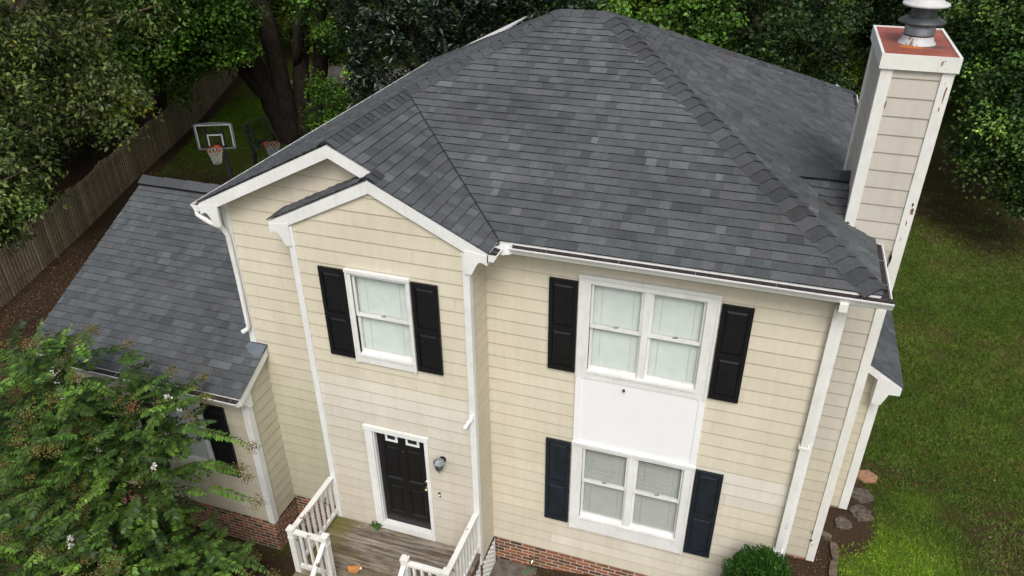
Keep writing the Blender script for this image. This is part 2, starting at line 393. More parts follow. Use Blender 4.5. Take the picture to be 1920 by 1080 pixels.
shingle(roof, [[VB_, FR, RR, RL, J]], V(0, YF, ZE), V(1, 0, 0), vF, 1)
shingle(roof, [[VB_, J, GP, V(OH, Y_G, ZE)], [V(OH, Y_G, ZE), SPb, SP, EC]], V(OH, 0, ZE), V(0, 1, 0), vE, 2)
shingle(roof, [[WC, GP, J, RL, BL]], V(XLm, 0, ZE), V(0, 1, 0), vW, 3)
shingle(roof, [[FR, BR, RR]], V(XE, 0, ZE), V(0, 1, 0), vE, 4)
shingle(roof, [[SW, SP, V(XS, -D2, ZS), V(-W1-OH, -D2, ZE)]], V(-W1-OH, 0, ZE), V(0, 1, 0), vW, 5)
roof.face([BR, BL, RL, RR], (.06, .063, .07))
# saddle behind the roof against the chimney
yc = 1.89; CA, CBp = V(3.79, yc, ZE+PT*(XE-3.79)+.004), V(XC0+.01, yc, ZE+PT*(XE-3.79)+.004)
zz = ZE+PT*(XE-XC0)+.004; CF, CG = V(XC0+.01, 1.13, zz), V(XC0+.01, 2.65, zz)
up1 = (CBp-CF).normalized(); shingle(roof, [[CA, CBp, CF]], CF, V(1, 0, 0), up1, 6)
up2 = (CBp-CG).normalized(); shingle(roof, [[CA, CBp, CG]], CG, V(1, 0, 0), up2, 7)
roof_o = roof.build('roof', SH, house, label='dark grey shingle hip and gable roof of the main house')
def capobj(A, B, n1, n2, name='ridge_cap', **k):
    m = MB(); caps(m, A, B, n1, n2, **k); return m.build(name, SH, roof_o)
capobj(FR+V(-.05, .05, .025), RR, nF, nE, 'hip_cap', wd=.20, expo=.18)
capobj(J, RL, nF, nW, 'hip_cap'); capobj(BR, RR, nB, nE, 'hip_cap'); capobj(BL, RL, nB, nW, 'hip_cap')
capobj(RR, RL, nF, nB); capobj(GP, J, nW, nE, wd=.15, expo=.15); capobj(SP, V(XS, Y_G+.05, ZS), nW, nE, wd=.13)
capobj(CBp+V(0, 0, .045), CA+V(-.04, 0, .045), up1.cross(V(-1, 0, 0)), up2.cross(V(1, 0, 0)), wd=.16, expo=.16, col=.045)
# valley cut line: thin dark strip
m = MB(); d = (J-VB_).normalized(); sx = V(1, 1, 0).normalized()
m.face([VB_+sx*.006+V(0, 0, .026), VB_-sx*.012+V(0, 0, .021), J-sx*.012+V(0, 0, .021), J+sx*.006+V(0, 0, .026)], (.02, .02, .022)); m.build('valley', SH, roof_o)
# vent pipe
m = MB(); m.tube([(-3.7, 7.5, 6.0), (-3.7, 7.5, 6.42)], .04, 10); m.lathe(-3.7, 7.5, [(.12, 6.03), (.05, 6.12)], 12); m.build('vent_pipe', BLKM, roof_o)

# ---- siding
CREAM = (.66, .602, .485); PINK = (.60, .55, .47); PALE = (.70, .655, .58); GREEN = (.51, .485, .37); GREYB = (.48, .43, .36)
def rc(c, s=.014):
    k = 1+random.gauss(0, s); return tuple(x*k for x in c)
def mixc(a, b, t): return tuple(x*(1-t)+y*t for x, y in zip(a, b))
def siding(mb, poly, O, u, n, colf, holes=(), expo=.212, z0=-.021, lip=.011):
    """poly/holes in (s, z); O origin at z=0; u horizontal; n outward"""
    O = Vector(O); u = Vector(u); n = Vector(n)
    zmin = min(p[1] for p in poly); zmax = max(p[1] for p in poly)
    k = int(math.floor((zmin-z0)/expo+1e-6))
    while z0+k*expo < zmax:
        a, b = z0+k*expo, z0+(k+1)*expo; k += 1
        st = clip(clip(poly, 0, 1, -a), 0, -1, b)
        if not st: continue
        pieces = [st]
        for (hx0, hx1, hz0, hz1) in holes:
            if hz1 <= a or hz0 >= b: continue
            np_ = []
            for p in pieces:
                L = clip(p, -1, 0, hx0); R_ = clip(p, 1, 0, -hx1); Mi = clip(clip(p, 1, 0, -hx0), -1, 0, hx1)
                if L: np_.append(L)
                if R_: np_.append(R_)
                if Mi:
                    for q in (clip(Mi, 0, 1, -hz1), clip(Mi, 0, -1, hz0)):
                        if q: np_.append(q)
            pieces = np_
        # random butt joints
        smin = min(p[0] for p in st); smax = max(p[0] for p in st); cuts = []
        s = smin+random.uniform(.8, 4.2)
        while s < smax: cuts.append(s); s += random.uniform(2.4, 4.2)
        segs = list(zip([smin-1]+cuts, cuts+[smax+1]))
        for (c0, c1) in segs:
            for p in pieces:
                q = clip(clip(p, 1, 0, -c0-.0012), -1, 0, c1-.0012)
                if not q: continue
                sm = sum(x[0] for x in q)/len(q); col = rc(colf(sm, (a+b)/2))
                # a row of vertices 3.5 cm above the lip carries the grime mask
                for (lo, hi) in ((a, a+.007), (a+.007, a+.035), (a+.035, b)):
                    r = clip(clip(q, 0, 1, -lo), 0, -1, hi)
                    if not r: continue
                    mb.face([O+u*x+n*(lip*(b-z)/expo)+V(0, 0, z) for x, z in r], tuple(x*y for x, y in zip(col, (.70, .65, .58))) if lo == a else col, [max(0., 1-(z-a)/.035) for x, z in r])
                for i in range(len(q)):
                    e, f = q[i], q[(i+1) % len(q)]
                    if abs(e[1]-a) < 1e-5 and abs(f[1]-a) < 1e-5:
                        mb.face([O+u*e[0]+n*lip+V(0, 0, a), O+u*f[0]+n*lip+V(0, 0, a), O+u*f[0]-n*.002+V(0, 0, a), O+u*e[0]-n*.002+V(0, 0, a)], tuple(x*.35 for x in col))
def wall(poly, O, u, n, colf, name='wall', parent=house, label=None, **k):
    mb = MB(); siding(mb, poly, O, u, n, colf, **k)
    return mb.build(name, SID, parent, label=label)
X = V(1, 0, 0); Y = V(0, 1, 0)
def col_main(x, z):
    if z < .5 and x > 2: return mixc(CREAM, PALE, .6)
    if 2.05 < z < 2.6 and x > 3.1: return PALE
    if 1.9 < z < 2.06 and x > 3.1: return mixc(PALE, PINK, .5)
    if z < 1.2 and x > 3.1: return mixc(CREAM, PALE, .65)
    if z < .9: return mixc(CREAM, PINK, .35)
    return CREAM
def col_bay(x, z):
    if z > 3.45: return CREAM
    if z > 2.9: return mixc(PALE, CREAM, .35 if z > 3.2 else .1)
    return mixc(PALE, PINK, min(1, (2.9-z)/.9+.25))
def col_gab(x, z):
    if z > 3.6: return CREAM
    return mixc(CREAM, GREEN, min(1, (3.6-z)/1.6))
H_UP = (1.40, 3.06, 3.80, 5.30); H_LO = (1.40, 3.06, .90, 2.46); H_BAY = (-1.75, -.87, 3.80, 5.21); H_DOOR = (-1.76, -.79, .26, 2.46)
zt = ZE-PT*0+.0
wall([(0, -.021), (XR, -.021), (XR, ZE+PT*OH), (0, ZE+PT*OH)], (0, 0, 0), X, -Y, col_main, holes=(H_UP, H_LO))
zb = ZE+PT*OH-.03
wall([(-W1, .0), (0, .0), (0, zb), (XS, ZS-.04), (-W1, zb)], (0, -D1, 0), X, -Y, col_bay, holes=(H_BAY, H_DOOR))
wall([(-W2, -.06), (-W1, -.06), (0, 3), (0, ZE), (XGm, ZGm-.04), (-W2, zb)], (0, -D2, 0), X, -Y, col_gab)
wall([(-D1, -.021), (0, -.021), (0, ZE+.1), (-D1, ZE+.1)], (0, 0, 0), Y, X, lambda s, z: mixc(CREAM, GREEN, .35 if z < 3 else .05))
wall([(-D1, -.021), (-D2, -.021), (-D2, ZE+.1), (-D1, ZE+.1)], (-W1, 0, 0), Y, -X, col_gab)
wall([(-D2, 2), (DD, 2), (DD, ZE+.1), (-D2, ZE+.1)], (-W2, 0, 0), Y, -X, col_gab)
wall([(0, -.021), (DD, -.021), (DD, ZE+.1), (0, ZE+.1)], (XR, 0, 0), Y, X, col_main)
m = MB(); m.box(-W2+.05, XR-.05, DD-.1, DD, -.8, ZE+.1, CREAM); m.box(-W2+.16, XR-.16, .3, DD-.2, -.7, ZE+.05, (.2, .2, .2)); m.build('rear_wall_light_block', mat_plain('plain board', (.5, .45, .33)), house)  # rear wall, plus an unseen solid core added inside to block light

# ---- left wing
WX0, WX1, WY = -7.85, -3.809, -.865
WE = V(-8.0, -1.09, 2.862); WRY = 2.42; WRZ = 2.862+PT*(WRY+1.09); WXR = -3.70
w_o = MB()
A_, B_, C_, D_ = V(-8.0, -1.09, 2.862), V(WXR, -1.09, 2.862), V(WXR, WRY, WRZ), V(-8.0, WRY, WRZ)
shingle(w_o, [[A_, B_, C_, D_]], A_, X, vF, 9)
shingle(w_o, [[V(-8.0, WRY, WRZ), V(WXR, WRY, WRZ), V(WXR, 5.9, 2.862), V(-8, 5.9, 2.862)]], V(0, 5.93, 2.862), X, V(0, -1, PT), 10)
wr = w_o.build('roof', SH, house, label='low shingle roof of the one-storey left wing')
mm = MB(); caps(mm, V(-8.0, WRY, WRZ+.06), V(WXR-.2, WRY, WRZ+.06), nF, nB, wd=.19, expo=.5)
mm.prism([(-7.99, WRY-.16, WRZ-.07), (-7.99, WRY, WRZ+.05), (-7.99, WRY+.16, WRZ-.07)], (4.1, 0, 0), (.015, .015, .017)); mm.build('ridge_cap', SH, wr)
mm = MB(); P = [V(-4.03, -.23, 0), V(WXR-.01, -.23, 0), V(WXR-.01, -.42, 0), V(-3.8, -.44, 0), V(-3.97, -.38, 0), V(-4.06, -.3, 0)]
mm.face([V(p.x, p.y, 2.862+PT*(p.y+1.09)+.022) for p in P]); mm.build('flashing', FELT, wr)
WZ = 2.862+PT*(WY+1.09)
col_w = lambda s, z: mixc(CREAM, mixc(GREEN, GREYB, .5), .45)
H_W = (-5.62, -4.78, .95, 2.45)
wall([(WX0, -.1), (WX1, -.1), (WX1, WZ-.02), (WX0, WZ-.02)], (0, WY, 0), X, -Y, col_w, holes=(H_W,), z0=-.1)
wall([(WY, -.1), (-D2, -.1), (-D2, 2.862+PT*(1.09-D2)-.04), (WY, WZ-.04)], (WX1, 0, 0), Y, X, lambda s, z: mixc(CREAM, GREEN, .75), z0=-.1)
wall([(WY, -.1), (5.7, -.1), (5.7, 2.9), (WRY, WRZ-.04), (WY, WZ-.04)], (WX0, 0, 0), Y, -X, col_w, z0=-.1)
# ---- right rear extension
EX1, EY = 5.744, 2.529
m = MB(); zE = 2.90; XEE = EX1+.24
shingle(m, [[V(XEE, EY-.25, zE), V(XEE, 6.6, zE), V(4.6, 6.6, zE+.62*(XEE-4.6)), V(4.6, EY-.25, zE+.62*(XEE-4.6))]], V(XEE, 0, zE), Y, V(-1, 0, .62), 12)
er = m.build('roof', SH, house, label='small shingle roof of the right rear bump-out')
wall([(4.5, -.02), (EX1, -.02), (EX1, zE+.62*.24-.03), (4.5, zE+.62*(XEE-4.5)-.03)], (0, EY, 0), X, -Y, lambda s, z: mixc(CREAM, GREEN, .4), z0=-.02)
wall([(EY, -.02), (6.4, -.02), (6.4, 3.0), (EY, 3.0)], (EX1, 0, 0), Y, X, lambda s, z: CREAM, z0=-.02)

# ---- foundations
f = MB(); f.box(.0, XR, .03, .3, -1.2, -.023); f.box(WX0+.03, WX1-.03, WY+.03, 5.6, -1.3, -.102); f.box(WX1-.02, -W1, -D2+.03, .4, -1.3, -.062)
f.box(-W1+.03, -.03, -D1+.03, .02, -1.3, -.024); f.box(XC0+.03, XC1-.03, YC0+.03, YC1, -.9, -.023); f.box(4.6, EX1-.03, EY+.03, 6.4, -.9, -.022)
f.build('foundation', BRICK, house)

# ---- corner boards
def cboard(x, y, z0, z1, sx, sy, wd=.095, t=.028, mat=WH, label=None):
    """L-shaped outside corner board: corner at (x,y), wraps towards -sx*X and -sy*Y"""
    m = MB(); xo, yo = x+sx*t, y+sy*t
    xi, yi = x-sx*(wd-t), y-sy*(wd-t)
    a, b = sorted((xi, xo)); c, d = sorted((yo, y)); m.box(a, b, c, d, z0, z1)
    a, b = sorted((x, xo)); c, d = sorted((y, yi)); m.box(a, b, c, d, z0, z1)
    return m.build('corner_board', mat, house, label=label)
cboard(0, -D1, -.03, ZE-.05, 1, -1); cboard(-W1, -D1, .0, ZE-.05, -1, -1); cboard(-W2, -D2, 3.33, ZE-.02, -1, -1, .11)
cboard(XR, 0, -.03, ZE-.03, 1, -1, .09); cboard(WX1, WY, -.11, WZ-.03, 1, -1, .12); cboard(WX0, WY, -.11, WZ-.03, -1, -1, .12)
cboard(EX1, EY, -.03, zE+.02, 1, -1, .14)
# ---- rake boards, cornice returns, fascias, soffits
def rake(x0, z0, x1, z1, y, t, wd, mat=WH, drop=.03):
    m = MB(); m.prism([(x0, y, z0-drop), (x1, y, z1-drop), (x1, y, z1-drop-wd), (x0, y, z0-drop-wd)], (0, t, 0)); return m.build('rake_board', mat, house)
sx = -W1-OH
rake(sx+.02, ZE+PT*.02, XS, ZS, Y_S, OGS+.012, .165); rake(XS+.0005, ZS, OH-.02, ZE+PT*.02, Y_S+.0005, OGS+.012, .165)
rake(XLm+.02, ZE+PT*.02, XGm, ZGm, Y_G, .03, .165); rake(XGm+.0005, ZGm, -.1, ZE+PT*.4, Y_G+.0005, .03, .165)
def pork(xe, sg, y, t):
    """cornice return at an eave corner; sg = +1 when the wall lies towards +x"""
    pr = [(0.02, -.045), (.02, -.145), (.135, -.15), (.235, -.335), (.34, -.335), (.40, .02), (.38, -.0)]
    pr = [(0.02, -.045), (.02, -.145), (.13, -.15), (.165, -.20), (.235, -.345), (.325, -.345), (.325, .0)]
    m = MB(); m.prism([(xe+sg*a, y, ZE+b) for a, b in pr], (0, t, 0)); return m.build('cornice_return', WH, house)
pork(sx, 1, Y_S-.004, OGS+.014); pork(OH, -1, Y_S-.004, OGS+.014); pork(XLm, 1, Y_G-.004, .036)
s_ = MB()
def under(P, th=.03):   # roof deck / soffit slab just under the shingles
    s_.prism([(p[0], p[1], p[2]-.012) for p in P], (0, 0, -th))
under([VB_+V(.02, .02, .0), V(XE-.02, YF+.02, ZE), V(XE-.3, YF+.3, ZE+PT*.28), V(.02, YF+.3, ZE+PT*.28)])
under([V(XE-.02, YF+.02, ZE), V(XE-.02, YB, ZE), V(XE-.32, YB, ZE+PT*.3), V(XE-.32, YF+.3, ZE+PT*.3)])
under([V(XLm+.02, Y_G+.032, ZE), V(XGm, Y_G+.032, ZGm-.01), V(XGm, YB, ZGm-.01), V(XLm+.02, YB, ZE)])
under([V(sx+.02, Y_S+.05, ZE), V(XS, Y_S+.05, ZS-.01), V(XS, -D2, ZS-.01), V(sx+.02, -D2, ZE)])
under([V(OH-.02, Y_S+.05, ZE), V(XS, Y_S+.05, ZS-.01), V(XS, .3, ZS-.01), V(OH-.02, -.28, ZE)])
under([V(XGm, Y_G+.032, ZGm-.01), V(-.3, Y_G+.032, ZE+PT*.6-.01), V(-.3, .1, ZE+PT*.6-.01), V(XGm, .1, ZGm-.01)])
under([V(-7.98, -1.07, 2.872), V(WXR-.02, -1.07, 2.872), V(WXR-.02, WRY, WRZ-.01), V(-7.98, WRY, WRZ-.01)])
under([V(XEE-.02, EY-.22, zE+.01), V(XEE-.02, 6.5, zE+.01), V(4.7, 6.5, zE+.78), V(4.7, EY-.22, zE+.78)])
s_.build('soffit', WH, house)
fa = MB()
fa.cut(); fa.box(.32, XE-.02, YF+.0, YF+.025, ZE-.17, ZE-.02); fa.cut(); fa.box(XE-.03, XE-.005, YF+.03, YC0-.0, ZE-.17, ZE-.02); fa.cut(); fa.box(XE-.03, XE-.005, YC1, YB, ZE-.17, ZE-.02)
fa.cut(); fa.box(XLm+.005, XLm+.03, Y_G+.04, YB, ZE-.17, ZE-.02); fa.cut(); fa.box(OH-.03, OH-.004, Y_S+.07, YF-.03, ZE-.17, ZE-.02); fa.cut(); fa.box(-7.98, WXR-.04, -1.085, -1.06, 2.70, 2.845)
fa.build_each('fascia', WH, house)
m = MB(); m.prism([(WXR-.012, -1.08, 2.84), (WXR-.012, -D2-.03, 2.84+PT*(1.08-D2-.03)), (WXR-.012, -D2-.03, 2.70+PT*(1.08-D2-.03)), (WXR-.012, -1.08, 2.70)], (-.025, 0, 0)); m.build('rake_board', WH, house)
m = MB(); m.prism([(-7.988, -1.08, 2.84), (-7.988, WRY, 2.84+PT*(1.08+WRY)), (-7.988, WRY, 2.70+PT*(1.08+WRY)), (-7.988, -1.08, 2.70)], (.025, 0, 0)); m.build('rake_board', WH, house)
m = MB(); m.prism([(WX1+.03, -1.07, 2.83), (WX1+.03, -1.07, 2.68), (WX1+.03, -.98, 2.66), (WX1+.03, -.86, 2.50), (WX1+.03, -.78, 2.50), (WX1+.03, -.78, 2.95)], (.03, 0, 0)); m.build('cornice_return', WH, house)
# extension rake and return
yr = EY-.235
m = MB(); m.prism([(XEE-.01, yr, zE-.015), (4.6, yr, zE-.015+.62*(XEE-.01-4.6)), (4.6, yr, zE-.16+.62*(XEE-.01-4.6)), (XEE-.01, yr, zE-.16)], (0, .03, 0)); m.build('rake_board', WH, house)
m = MB(); m.prism([(XEE-.012, yr-.004, zE-.03), (XEE-.012, yr-.004, zE-.17), (XEE-.17, yr-.004, zE-.18), (XEE-.24, yr-.004, zE-.40), (XEE-.38, yr-.004, zE-.40), (XEE-.38, yr-.004, zE+.16)], (0, .26, 0)); m.build('cornice_return', WH, house)

# ---- gutters
def gutter(A, B, out, name='gutter', hang=.9, mat=WH, dz=-.035, guard=True):
    """K-profile trough from A to B (back top edge line); out = outward horizontal unit"""
    o = Vector(out); A = Vector(A)+V(0, 0, dz)-o*.018; B = Vector(B)+V(0, 0, dz)-o*.018; m = MB()
    pr = [(0, 0), (0, -.10), (.075, -.10), (.095, -.06), (.115, -.03), (.125, -.012), (.125, .0), (.111, .0), (.111, -.012), (.098, -.035), (.07, -.088), (.012, -.088), (.012, 0)]
    R0 = [A+o*a+V(0, 0, b) for a, b in pr]; R1 = [B+o*a+V(0, 0, b) for a, b in pr]; n = len(pr)
    for i in range(n): m.face([R0[i], R0[(i+1) % n], R1[(i+1) % n], R1[i]])
    for R in (R0, R1): m.face([R[i] for i in (0, 1, 2, 3, 4, 5, 6)])
    g = m.build(name, mat, house)
    L = (B-A).length; d = (B-A).normalized(); k = hang*.55; h = MB()
    while k < L: 
        h.cut(); h.bar(A+d*k+V(0, 0, .008), A+d*k+o*.122+V(0, 0, -.008), .010, .004); h.bar(A+d*k+o*.1+V(0, 0, -.01), A+d*k+o*.1+V(0, 0, .012), .02, .018); k += hang
    h.build_each('hanger', GALV, g)
    if guard:
        q = MB(); q.face([A+o*.0+V(0, 0, .004), B+o*.0+V(0, 0, .004), B+o*.104+V(0, 0, -.022), A+o*.104+V(0, 0, -.022)]); q.build('leaf_litter', GUTI, g)
    return g
gutter((.45, YF, ZE), (XE+.118, YF, ZE), -Y, hang=.92); gutter((XE, YF+.0, ZE), (XE, YC0-.02, ZE), X, hang=.62); gutter((XE, YC1+.02, ZE), (XE, YB, ZE), X, hang=.8)
gutter((XLm, Y_G-.02, ZE), (XLm, YB, ZE), -X, hang=1.2); gutter((-8., -1.09, 2.862), (WXR-.02, -1.09, 2.862), -Y, hang=.55)
gutter((OH, Y_S+.03, ZE), (OH, YF-.03, ZE), X, hang=.16)
# rounded white splash guard where the valley empties
m = MB(); pts = []
for i in range(9):
    a = i/8*math.pi*.55; pts.append((.38+.12*math.sin(a)*1.0, YF-.125+.07*(1-math.cos(a)), 0))
for p, q in zip(pts, pts[1:]): m.prism([(p[0], p[1], ZE-.13), (q[0], q[1], ZE-.13), (q[0], q[1], ZE+.02), (p[0], p[1], ZE+.02)], (.006, .008, 0))
m.prism([(.30, YF-.13, ZE-.13), (.42, YF-.135, ZE-.13), (.42, YF-.135, ZE+.03), (.30, YF-.13, ZE-.03)], (0, .008, 0)); m.build('splash_guard', WHP, house)
# ---- downspouts
def spout(path, wd=.085, dp=.06, name='downspout', mat=WHC):
    m = MB()
    for p, q in zip(path, path[1:]):
        p = Vector(p); q = Vector(q); d = (q-p).normalized(); m.bar(p-d*.012, q+d*.012, wd, dp, up=(0, -1, 0) if abs(d.z) > .8 else (0, 0, 1))
    return m.build(name, mat, house)
spout([(4.47, -.375, 5.70), (4.47, -.375, 5.62), (4.47, -.075, 5.50), (4.47, -.075, .02)], .092, .06)
m = MB(); m.cut(); m.box(4.40, 4.54, -.115, -.03, 3.28, 3.31); m.cut(); m.box(4.40, 4.54, -.115, -.03, 1.28, 1.31); m.build_each('downspout_strap', WH, house)
m = MB(); m.tube([(XLm-.06, Y_G+.03, 5.74), (XLm-.055, Y_G+.02, 5.63), (-4.10, -.43, 5.53), (-3.96, -.35, 5.42), (-3.935, -.29, 5.27), (-3.93, -.28, 4.5), (-3.93, -.28, 3.66), (-3.97, -.30, 3.60), (-4.02, -.36, 3.575)], .038, 8); m.build('downspout', WH, house, True)

# ---- windows
def sash(fr, x0, x1, z0, z1, y, wd=.036, t=.03):
    fr.box(x0, x0+wd, y, y+t, z0, z1); fr.box(x1-wd, x1, y, y+t, z0, z1); fr.box(x0+wd, x1-wd, y, y+t, z0, z0+wd*1.2); fr.box(x0+wd, x1-wd, y, y+t, z1-wd, z1)
def dh_window(xs, z0, z1, zm, yw, trim, ang, side=0, label=None, apron=True):
    """double-hung units; xs = list of (x0,x1) clear openings; trim=(X0,X1,Z0,Z1) outer trim"""
    f = MB(); T0, T1, B0, B1 = trim; yf = yw-.045
    ox0, ox1 = xs[0][0]-.02, xs[-1][1]+.02; oz0, oz1 = z0-.03, z1+.02
    f.box(T0, ox0, yf, yw+.02, B0, B1); f.box(ox1, T1, yf, yw+.02, B0, B1); f.box(ox0, ox1, yf+.001, yw+.02, oz1, B1); 
    f.box(T0-.01, T1+.01, yf-.02, yw-.002, B1-.035, B1+.01)
    bw = .026
    f.box(T0-.004, T0+bw, yf-.013, yf+.01, B0, B1-.04); f.box(T1-bw, T1+.004, yf-.013, yf+.01, B0, B1-.04)
    if apron: f.box(ox0+.001, ox1-.001, yf-.012, yw+.09, oz0-.035, oz0); f.box(ox0, ox1, yf+.003, yw+.021, B0+.001, oz0-.035)
    else: f.box(ox0, ox1, yf, yw+.1, B0, oz0)
    for (a, b), (c, d) in zip(xs, xs[1:]): f.box(b+.02, c-.02, yf+.012, yw+.1, oz0, oz1)
    f.box(ox0-.01, ox0, yf+.02, yw+.12, oz0, oz1); f.box(ox1, ox1+.01, yf+.02, yw+.12, oz0, oz1); f.box(ox0, ox1, yw+.02, yw+.12, oz1, oz1+.01)
    win = f.build('window', WH, house, label=label)
    for (a, b) in xs:
        s = MB(); sash(s, a-.02, b+.02, zm-.015, z1+.02, yw-.005); sash(s, a-.02, b+.02, z0-.03, zm+.022, yw+.03)
        xm = (a+b)/2; s.build('sash', WH, win)
        lk = MB(); lk.box(xm-.035, xm+.035, yw+.005, yw+.025, zm+.02, zm+.032); lk.bar((xm-.02, yw+.0, zm+.036), (xm+.03, yw+.03, zm+.036), .018, .012); lk.build('sash_lock', GALV, win)
        g = MB(); g.face([(a, yw+.01, zm), (b, yw+.01, zm), (b, yw+.01, z1), (a, yw+.01, z1)]); g.face([(a, yw+.045, z0), (b, yw+.045, z0), (b, yw+.045, zm), (a, yw+.045, zm)]); g.build('glass', GLASS, win)
        bl = MB(); z = z0+.005; c, s2 = math.cos(ang)*.0125, math.sin(ang)*.0125
        while z < z1:
            dz = random.gauss(0, .0006)
            bl.face([(a-.005, yw+.078-c, z-s2+dz), (b+.005, yw+.078-c, z-s2+dz), (b+.005, yw+.078+c, z+s2+dz), (a-.005, yw+.078+c, z+s2+dz)], g3(1)); z += .031 if side else .0235
        for q in (.18, .82):
            xq = a+(b-a)*q; bl.box(xq-.002, xq+.002, yw+.062, yw+.064, z0, z1)
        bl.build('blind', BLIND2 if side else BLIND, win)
    k = MB(); k.box(ox0, ox1, yw+.22, yw+.24, oz0, oz1); k.build('room_backing', DARK, win)
    if side:
        q = MB()
        for (a, b) in xs:
            for (p, r) in ((a+.0, a+.02), (b-.19, b+.0)):
                n = 10
                for i in range(n):
                    x_ = p+(r-p)*i/n; x2 = p+(r-p)*(i+1)/n; o1, o2 = (.012 if i % 2 else 0), (0 if i % 2 else .012)
                    q.face([(x_, yw+.12+o1, oz0), (x2, yw+.12+o2, oz0), (x2, yw+.12+o2, oz1), (x_, yw+.12+o1, oz1)])
        q.build('curtain', CURT, win)
    return win
dh_window([(1.505, 2.165), (2.295, 2.955)], 3.89, 5.235, 4.57, 0, (1.33, 3.135, 3.72, 5.375), math.radians(66), label='upper double window with closed pale blinds')
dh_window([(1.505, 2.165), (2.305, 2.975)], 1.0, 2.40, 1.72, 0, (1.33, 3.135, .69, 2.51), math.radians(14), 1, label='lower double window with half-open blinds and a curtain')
dh_window([(-1.70, -.905)], 3.91, 5.165, 4.52, -D1, (-1.79, -.835, 3.725, 5.255), math.radians(66), label='single window of the projecting bay with closed blinds')
dh_window([(-5.56, -4.84)], 1.03, 2.38, 1.72, WY, (-5.66, -4.73, .86, 2.50), math.radians(60), label='ground floor window of the left wing behind the bush')
m = MB(); m.box(1.33, 1.415, -.045, .01, 2.51, 3.72); m.box(3.05, 3.135, -.045, .01, 2.51, 3.72); m.box(1.415, 3.05, -.03, .01, 2.51, 3.72); m.build('panel', WHP, house, label='smooth white panel between the two double windows')
m = MB(); m.tube([(2.02, -.06, 3.66), (2.035, -.07, 3.63)], .018, 6); m.build('cable_stub', BLKM, house)

# ---- shutters
def shutter(x0, x1, z0, z1, y, mat=SHUT, label=None):
    m = MB(); t = .032; yf = y-.016-t; st = .052
    zmid = z0+(z1-z0)*.475
    m.box(x0, x0+st, yf, y-.014, z0, z1); m.box(x1-st, x1, yf, y-.014, z0, z1)
    for a, b in ((z0, z0+.075), (zmid-.045, zmid+.045), (z1-.075, z1)): m.box(x0+st, x1-st, yf, y-.014, a, b)
    for a, b in ((z0+.075, zmid-.045), (zmid+.045, z1-.075)):
        X0, X1 = x0+st, x1-st; yb = yf+.02; e = .035
        Q = [(X0, yb, a), (X1, yb, a), (X1, yb, b), (X0, yb, b)]; R = [(X0+e, yf+.004, a+e), (X1-e, yf+.004, a+e), (X1-e, yf+.004, b-e), (X0+e, yf+.004, b-e)]
        for i in range(4): m.face([Q[i], Q[(i+1) % 4], R[(i+1) % 4], R[i]])
        m.face(R)
    s = m.build('shutter', mat, house, label=label)
    sc_ = MB()
    for zz_ in (z0+.1, zmid, z1-.1):
        for xx in (x0+.025, x1-.025): sc_.cut(); sc_.box(xx-.006, xx+.006, yf-.004, yf, zz_-.006, zz_+.006)
    sc_.build_each('screw', BLKM, s)
for a in ((.915, 1.305, 3.78, 5.255, 0, SHUT, 'black shutter left of the upper double window'), (3.155, 3.545, 3.78, 5.255, 0, SHUT, 'black shutter right of the upper double window'),
          (.912, 1.30, .775, 2.46, 0, SHUTF, 'faded black shutter left of the lower double window'), (3.150, 3.54, .755, 2.465, 0, SHUTF, 'faded black shutter right of the lower double window'),
          (-2.21, -1.81, 3.775, 5.235, -D1, SHUT, 'black shutter left of the bay window'), (-.815, -.43, 3.775, 5.225, -D1, SHUT, 'black shutter right of the bay window'),
          (-4.70, -4.27, .88, 2.39, WY, SHUT, 'black shutter right of the left wing window'), (-6.12, -5.69, .88, 2.39, WY, SHUT, 'black shutter left of the left wing window')): shutter(*a)

# ---- front door
dx0, dx1, dz0, dz1 = -1.714, -.835, .384, 2.416; yd = -D1+.075
m = MB(); T = -D1-.035
m.box(-1.845, dx0, T, -D1+.02, .262, 2.42); m.box(dx1, -.774, T, -D1+.02, .262, 2.42); m.box(-1.86, -.76, T-.015, -D1+.02, 2.42, 2.505)
m.box(dx0-.0, dx0+.012, -D1+.0, yd, .30, 2.42); m.box(dx1-.012, dx1, -D1, yd, .30, 2.42); m.box(dx0-.0, dx1+.0, T+.004, yd+.02, .262, .384)
m.build('door_frame', WH, house)
m = MB(); cw = (dx1-dx0); st = .115; mid = .10
xa0, xa1 = dx0+st, dx0+cw/2-mid/2; xb0, xb1 = dx0+cw/2+mid/2, dx1-st
rows = [(.62, 1.24), (1.38, 2.08)]; holes = [(a, b, z0, z1) for (a, b) in ((xa0, xa1), (xb0, xb1)) for (z0, z1) in rows]
ly = (2.18, 2.35)
m.box(dx0, xa0, yd, yd+.04, dz0, dz1); m.box(xb1, dx1, yd, yd+.04, dz0, dz1); m.box(xa1, xb0, yd, yd+.04, dz0, dz1)
for (a, b) in ((xa0, xa1), (xb0, xb1)):
    for z0, z1 in ((dz0, .62), (1.24, 1.38), (2.08, dz1)): m.box(a, b, yd, yd+.04, z0, z1)
    for z0, z1 in rows:
        e = .03; Q = [(a, yd, z0), (b, yd, z0), (b, yd, z1), (a, yd, z1)]; R = [(a+e, yd+.018, z0+e), (b-e, yd+.018, z0+e), (b-e, yd+.018, z1-e), (a+e, yd+.018, z1-e)]
        S = [(a+e+.025, yd+.006, z0+e+.025), (b-e-.025, yd+.006, z0+e+.025), (b-e-.025, yd+.006, z1-e-.025), (a+e+.025, yd+.006, z1-e-.025)]
        for i in range(4): m.face([Q[i], Q[(i+1) % 4], R[(i+1) % 4], R[i]]); m.face([R[i], R[(i+1) % 4], S[(i+1) % 4], S[i]])
        m.face(S)
door = m.build('door', BLACK, house, label='black panelled front door with two small lites')
